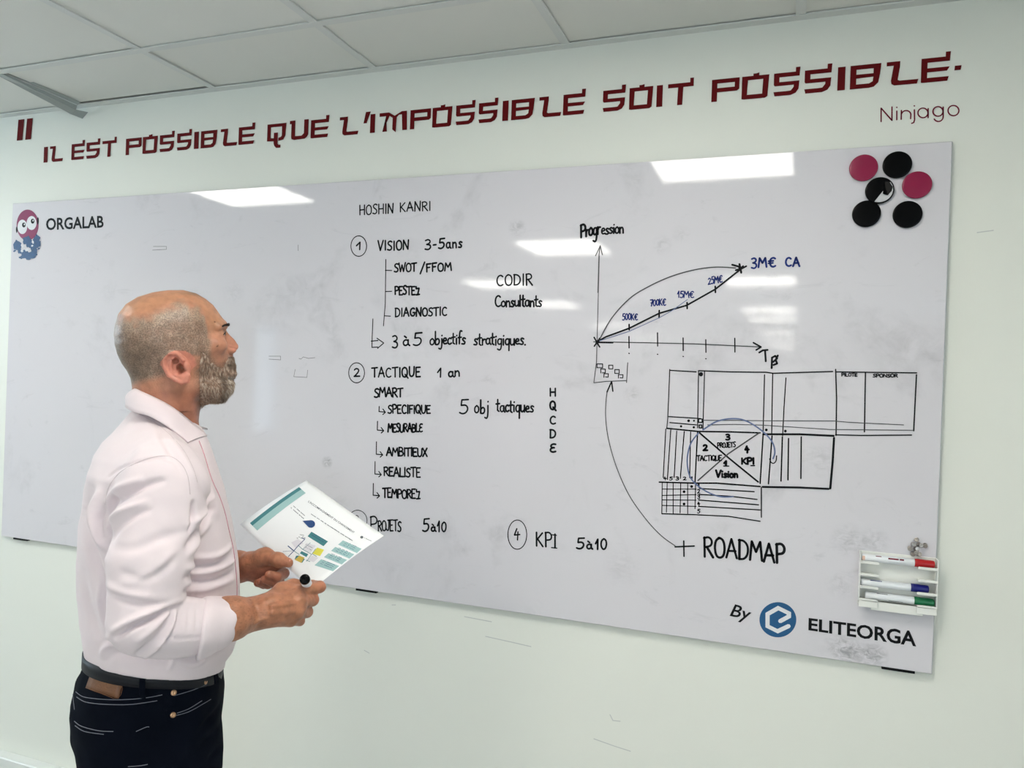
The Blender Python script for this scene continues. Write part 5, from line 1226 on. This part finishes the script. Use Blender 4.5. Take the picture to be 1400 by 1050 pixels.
for pts in ([(104, 946), (115, 953), (140, 956), (170, 956.5), (200, 954), (222, 950)], [(105, 953), (118, 960), (145, 963), (180, 963), (215, 958)],
            [(238, 951), (262, 944), (282, 936)], [(241, 978), (258, 973), (278, 962), (288, 956)], [(242, 975), (258, 969), (276, 958)],
            [(102, 986), (112, 993), (135, 999), (155, 1000)], [(103, 992), (116, 1000), (142, 1004)], [(186, 1000), (200, 994), (204, 994)], [(175, 1048), (190, 1047), (202, 1045)], [(104, 925), (100, 945), (102, 970)]):
    seam(tJ, pts, .0007, M['thread'], jeans, 'stitching', .0004)
for (u, v) in ((237.5, 947), (280.5, 932), (236.5, 977.5)):
    c, nn = hit(tJ, u, v)
    if c is not None: MB().lathe(tuple(c), tuple(nn), [(-.001, .0052), (.0012, .0052), (.0022, .0042), (.0024, .002), (.0016, .0005)], 16).build('rivet', M['copper'], jeans, True)
for quad_px in (((192, 921), (199.5, 922), (199.5, 955), (192, 954)), ((284, 913), (290, 910), (292, 934), (286, 937)), ((113, 908), (118, 912), (114, 932), (109, 928))):
    patch(tJ, quad_px, M['denim'], jeans, 'belt_loop', .0105, 5)
# shoes, below the frame
M['shoe'] = mat('black_shoe', (.02, .02, .02, 1), .4)
for s in (-1, 1):
    f = Field((xk-.12, s*.10-.07, -.005), (xk+.24, s*.10+.07, .15), .006)
    f.cone((xk-.05, s*.10, .045), (xk+.12, s*.105, .035), .043, .036, .02); f.cone((xk-.03, s*.10, .10), (xk-.03, s*.10, .05), .045, .05, .02); f.cone((xk+.12, s*.105, .032), (xk+.17, s*.105, .028), .036, .026, .02)
    f.op(lambda X, Y, Z_: (.001 - Z_ + 0*X + 0*Y).astype(np.float32), (-1, -1, -1), (1, 1, 1), .001, 'and')
    P_, Q2 = f.mesh(); npmesh('shoe', P_, Q2, M['shoe'], person)

# ---------------------------------------------------------------- one continuous body under the clothes
cf = Field((-.21, -.33, .03), (.18, .33, L(200, 560, 0)[2]+.02), .0125)
cf.op(loft_sdf(TOR, 2.2, -.030), (-.22, -.34, L(200, 905, 0)[2]), (.18, .34, L(200, 588, 0)[2]), .03); cf.op(loft_sdf(HIP, 2.2, -.030), (-.24, -.22, L(200, 1062, 0)[2]), (.2, .22, L(200, 905, 0)[2]), .03)
cf.cone(L(226, 560, 0), L(218, 640, 0), .045, .06, .03)
for a, b, ra, rb in ((L(226, 672, -.185), L(200, 835, -.235), .045, .036), (L(200, 845, -.235), L(290, 850, -.213), .034, .030), (L(232, 668, .185), L(225, 825, .235), .042, .036), (L(225, 828, .235), L(290, 800, .15), .034, .028)): cf.cone(a, b, ra, rb, .02)
for s in (-1, 1): cf.cone(L(212, 1040, s*.085), (xk+.005, s*.095, zk), .072, .046, .03); cf.cone((xk+.005, s*.095, zk), (xk-.02, s*.10, .08), .044, .032, .02)
cP, cQ = cf.mesh()
parts = [headmesh, (RP, RQ, rc), (LP, LQ, lc), (cP, cQ, np.tile(SKIN, (len(cP), 1)))]
off = 0; PP, QQ, CC = [], [], []
for P_, Q2, c in parts: PP.append(P_); QQ.append(Q2+off); CC.append(c); off += len(P_)
body = npmesh('body', np.concatenate(PP), np.concatenate(QQ), M['skin'], person, np.concatenate(CC))
sa_ = body.data.attributes.new('stubble', 'FLOAT', 'POINT'); sv = np.zeros(off, np.float32); sv[:len(stubH)] = stubH; sa_.data.foreach_set('value', sv)
# nails
M['nail'] = mat('finger_nail', S3(205, 140, 122).tolist()+[1], .3)
def nail(c, d, nrm, w, l):
    c, d, nrm = map(np.array, (c, d, nrm)); d = d/np.linalg.norm(d); nrm = nrm - d*(nrm @ d); nrm /= np.linalg.norm(nrm); s_ = np.cross(d, nrm); mb = MB(); V = []
    for i in range(6):
        for j in range(5):
            a = i/5*2-1; b = j/4*2-1; V.append(c + d*a*l/2*(1-.15*b*b) + s_*b*w/2*(1-.12*max(a, 0)) + nrm*(-.0022*b*b-.0006*a*a))
    Q2 = np.array([(i*5+j, i*5+j+1, (i+1)*5+j+1, (i+1)*5+j) for i in range(5) for j in range(4)]); o = npmesh('nail', np.array(V), Q2, M['nail'], person); md = o.modifiers.new('t', 'SOLIDIFY'); md.thickness = .0006
tip_ = L(394, 769.5, -.036); nail(tip_+np.array([.001, -.0035, .0088]), tip_-L(381, 765.5, -.018), (.0, -.35, 1), .010, .0115)
M['ring'] = None

# ---------------------------------------------------------------- the sheet of paper
pc = [np.array(q_) + np.array([0, 0, .61740779+FLOOR]) for q_ in ((.279, .111, -.219), (.394, -.151, -.298), (.252, -.187, -.385), (.137, .075, -.306))]   # far left, near left, near right, far right corners of the sheet as seen by him
pc = [camL + (q_-camL)*1.045 for q_ in pc]
ptl, ptr, pbr, pbl = pc
pn_ = np.cross(ptr-pbr, ptl-ptr); pn_ /= np.linalg.norm(pn_)
if pn_ @ (camL - ptl) < 0: pn_ = -pn_
def sheet(s_, t, lift=0.0):
    """s across the page from its left to its right, t from top to bottom"""
    p = (ptl*(1-s_)+ptr*s_)*(1-t) + (pbl*(1-s_)+pbr*s_)*t
    return p + pn_*(lift - .010*math.sin(math.pi*s_)*(t) + .004*math.sin(math.pi*t))
def p2st(u, v):
    d = ray(u, v); dl = np.array([d @ XH, d @ YH, d[2]]); t = ((ptl-camL) @ pn_)/(dl @ pn_); p = camL + dl*t - ptl
    A = np.stack([ptr-ptl, pbl-ptl], 1); r = np.linalg.lstsq(A, p, rcond=None)[0]; return float(r[0]), float(r[1])
paper = tag(empty('paper_sheet', tuple(OR), math.atan2(XH[1], XH[0])), 'white printed sheet with teal boxes and small diagrams held in both hands', 'paper')
M['paper'] = mat('white_paper', (.86, .87, .88, 1), .6, spec=.3)
def grid_on(quad, m, name, lift, nx=6, ny=6, th=None, par=None):
    (a, b, c, d) = [np.array(q_) for q_ in quad]; V = []
    for j in range(ny+1):
        for i in range(nx+1):
            s_, t = i/nx, j/ny; w = (a*(1-s_)+b*s_)*(1-t) + (d*(1-s_)+c*s_)*t; V.append(sheet(w[0], w[1], lift))
    Q2 = np.array([(j*(nx+1)+i, j*(nx+1)+i+1, (j+1)*(nx+1)+i+1, (j+1)*(nx+1)+i) for j in range(ny) for i in range(nx)]); o = npmesh(name, np.array(V), Q2, m, par or paper)
    if th: md = o.modifiers.new('t', 'SOLIDIFY'); md.thickness = th; md.offset = -1
    return o
grid_on(((0, 0), (1, 0), (1, 1), (0, 1)), M['paper'], 'sheet', 0, 20, 14, .0003)
zp = Z(340, 650, 7.0)
M['teal'] = mat('teal_print', srgb(62, 126, 132), .6); M['paleteal'] = mat('pale_teal_print', srgb(158, 194, 194), .6); M['yellow'] = mat('yellow_print', srgb(222, 214, 80), .6)
M['gold'] = mat('gold_print', srgb(206, 178, 78), .6); M['deepblue'] = mat('blue_print', srgb(28, 66, 120), .6); M['lilac'] = mat('pale_grey_print', srgb(222, 220, 226), .6); M['greytype'] = mat('grey_type', srgb(90, 96, 104), .6)
def pq(pts, m, name, lift=.0005): return grid_on([p2st(*zp(*p)) for p in pts], M[m], name, lift, 5, 5)
pq(((485, 118), (508, 138), (34, 478), (12, 456)), 'teal', 'printed_band'); pq(((508, 138), (548, 174), (78, 518), (34, 478)), 'paleteal', 'printed_band')
for pts, m in ((((600, 537), (760, 634), (716, 678), (562, 578)), 'teal'), (((905, 628), (1085, 714), (1040, 757), (858, 668)), 'paleteal'), (((832, 690), (1016, 768), (970, 810), (790, 726)), 'paleteal'),
               (((766, 748), (946, 822), (896, 866), (720, 784)), 'paleteal'), (((694, 802), (872, 880), (812, 928), (628, 856)), 'paleteal'), (((655, 688), (722, 712), (682, 772), (608, 742)), 'yellow'),
               (((478, 752), (530, 776), (496, 822), (432, 788)), 'gold'), (((446, 752), (478, 752), (450, 784), (430, 784)), 'teal'), (((508, 776), (532, 790), (506, 822), (480, 812)), 'teal'), (((500, 712), (566, 745), (548, 772), (484, 732)), 'teal'),
               (((548, 640), (640, 668), (590, 735), (510, 700)), 'lilac'), (((400, 628), (470, 600), (520, 640), (440, 680)), 'lilac'), (((604, 760), (668, 786), (620, 826), (560, 800)), 'lilac')): pq(pts, m, 'printed_box')
def pline(lines, m, name, w=.0011, lift=.0009):
    V = []; Q2 = []
    for ln in lines:
        st_ = [np.array(p2st(*zp(*p))) for p in ln]
        for a, b in zip(st_[:-1], st_[1:]):
            A, B = sheet(*a, lift), sheet(*b, lift); d = B-A
            if np.linalg.norm(d) < 1e-6: continue
            d /= np.linalg.norm(d); s_ = np.cross(d, pn_)*w/2; n_ = len(V); V += [A-s_, A+s_, B+s_, B-s_]; Q2.append((n_, n_+1, n_+2, n_+3))
    o = npmesh(name, np.array(V), np.array(Q2), M[m], paper); o['kind'] = 'stuff'; return o
pline([[(368, 658), (425, 707), (368, 757)], [(535, 606), (470, 660), (425, 707)], [(505, 592), (536, 606)]], 'deepblue', 'printed_arrows', .0020)
pline([[(470, 660), (512, 698), (600, 750), (560, 800), (548, 815)], [(590, 640), (512, 698)], [(425, 707), (480, 745)], [(640, 700), (605, 745), (650, 775)], [(545, 800), (585, 820)]], 'teal', 'printed_lines', .0011)
pline([[(320+i*16, 706), (328+i*16, 706)] for i in range(6)], 'deepblue', 'printed_dots', .0016)
pline([[(458+i*18, 590-(i % 2)*10), (468+i*18, 596-(i % 2)*10)] for i in range(5)] + [[(490+i*14, 560+i*3), (498+i*14, 565+i*3)] for i in range(3)], 'greytype', 'printed_dots', .0014)
def scr(a, b, m='greytype', w=.0009, amp=2.2, n=26, name='fine_print'):
    r_ = random.Random(int(a[0]+a[1])); L_ = []
    for i in range(n):
        if r_.random() < .15: continue
        f0, f1 = i/n, (i+.7)/n; j = r_.uniform(-amp, amp); L_.append([(a[0]+(b[0]-a[0])*f0, a[1]+(b[1]-a[1])*f0-amp+j), (a[0]+(b[0]-a[0])*f1, a[1]+(b[1]-a[1])*f1+amp-j)])
    return L_
pline(scr((600, 374), (1000, 636), n=44), 'greytype', 'fine_print', .0012); pline(scr((432, 300), (540, 390), n=14)+scr((408, 316), (530, 418), n=16), 'greytype', 'fine_print', .0012)
pline(scr((1108, 604), (1180, 638), n=9), 'greytype', 'fine_print', .0010)
FP = []
for (x, y) in ((985, 690), (915, 745), (845, 800), (765, 860)):
    for k in (-1, 0, 1): FP += scr((x-62+k*-14, y-30+k*14), (x+52+k*-14, y+24+k*14), n=10)
pline(FP, 'deepblue', 'fine_print', .0008); pline(scr((600, 566), (720, 640), n=12)+scr((615, 552), (738, 628), n=12), 'deepblue', 'fine_print', .0007)
pline(scr((545, 655), (610, 690), n=8)+scr((535, 675), (600, 712), n=8), 'greytype', 'fine_print', .0007)
def blob(cx_, cy_, r_, m, name, drop=False):
    st_ = []
    for i in range(28):
        a = 2*math.pi*i/28; st_.append((cx_+r_*math.cos(a), cy_+r_*.88*math.sin(a)))
    if drop: st_ = [(515, 436)] + [p for p in st_ if not (p[0] < cx_-r_*.25 and p[1] < cy_+r_*.55)][-100:]; st_ = sorted(st_, key=lambda p: math.atan2(p[1]-cy_, p[0]-cx_))
    V = [sheet(*p2st(*zp(cx_, cy_)), .0009)] + [sheet(*p2st(*zp(*p)), .0009) for p in st_]; n_ = len(st_)
    npmesh(name, np.array(V), np.array([(0, 1+i, 1+(i+1) % n_) for i in range(n_)]), M[m], paper)
blob(596, 466, 40, 'deepblue', 'printed_drop', True); blob(1085, 599, 15, 'greytype', 'printed_logo')
tm = type_on("L'ACCOMPAGNEMENT DU CHANGEMENT", zp(580, 244), zp(1018, 545), zp(1008, 562), zp(570, 262), 0, .012, 0, to3d=lambda u, v: sheet(*p2st(u, v), .0008))
tm.build('printed_title', M['greytype'], paper)

# ---------------------------------------------------------------- the marker in his right hand
c0 = L(416.5, 791.5, -.182); c1 = L(424, 808, -.065)
c0w, c1w = c0[0]*XH + c0[1]*YH + np.array([0, 0, c0[2]]) + OR, c1[0]*XH + c1[1]*YH + np.array([0, 0, c1[2]]) + OR
pen = tag(empty('board_marker', tuple(c0w)), 'board marker with a black end held upright in his right fist', 'marker')
ax = c1w-c0w; LL = float(np.linalg.norm(ax))
MB().lathe((0, 0, 0), tuple(ax), [(.006, .0088), (.0065, .0098), (LL-.03, .0098), (LL-.028, .009)], 28).build('barrel', M['penwhite'], pen, True)
MB().lathe((0, 0, 0), tuple(ax), [(.0003, .0015), (.0008, .0016), (-.0006, .0022), (-.0010, .006), (.0002, .0083), (.0018, .0096), (.0078, .0099), (.0085, .009)], 28).build('end_plug', M['blackgloss'], pen, True)
MB().lathe((0, 0, 0), tuple(ax), [(LL-.03, .0098), (LL, .0092), (LL+.001, .007)], 28).build('cap', M['blackgloss'], pen, True)
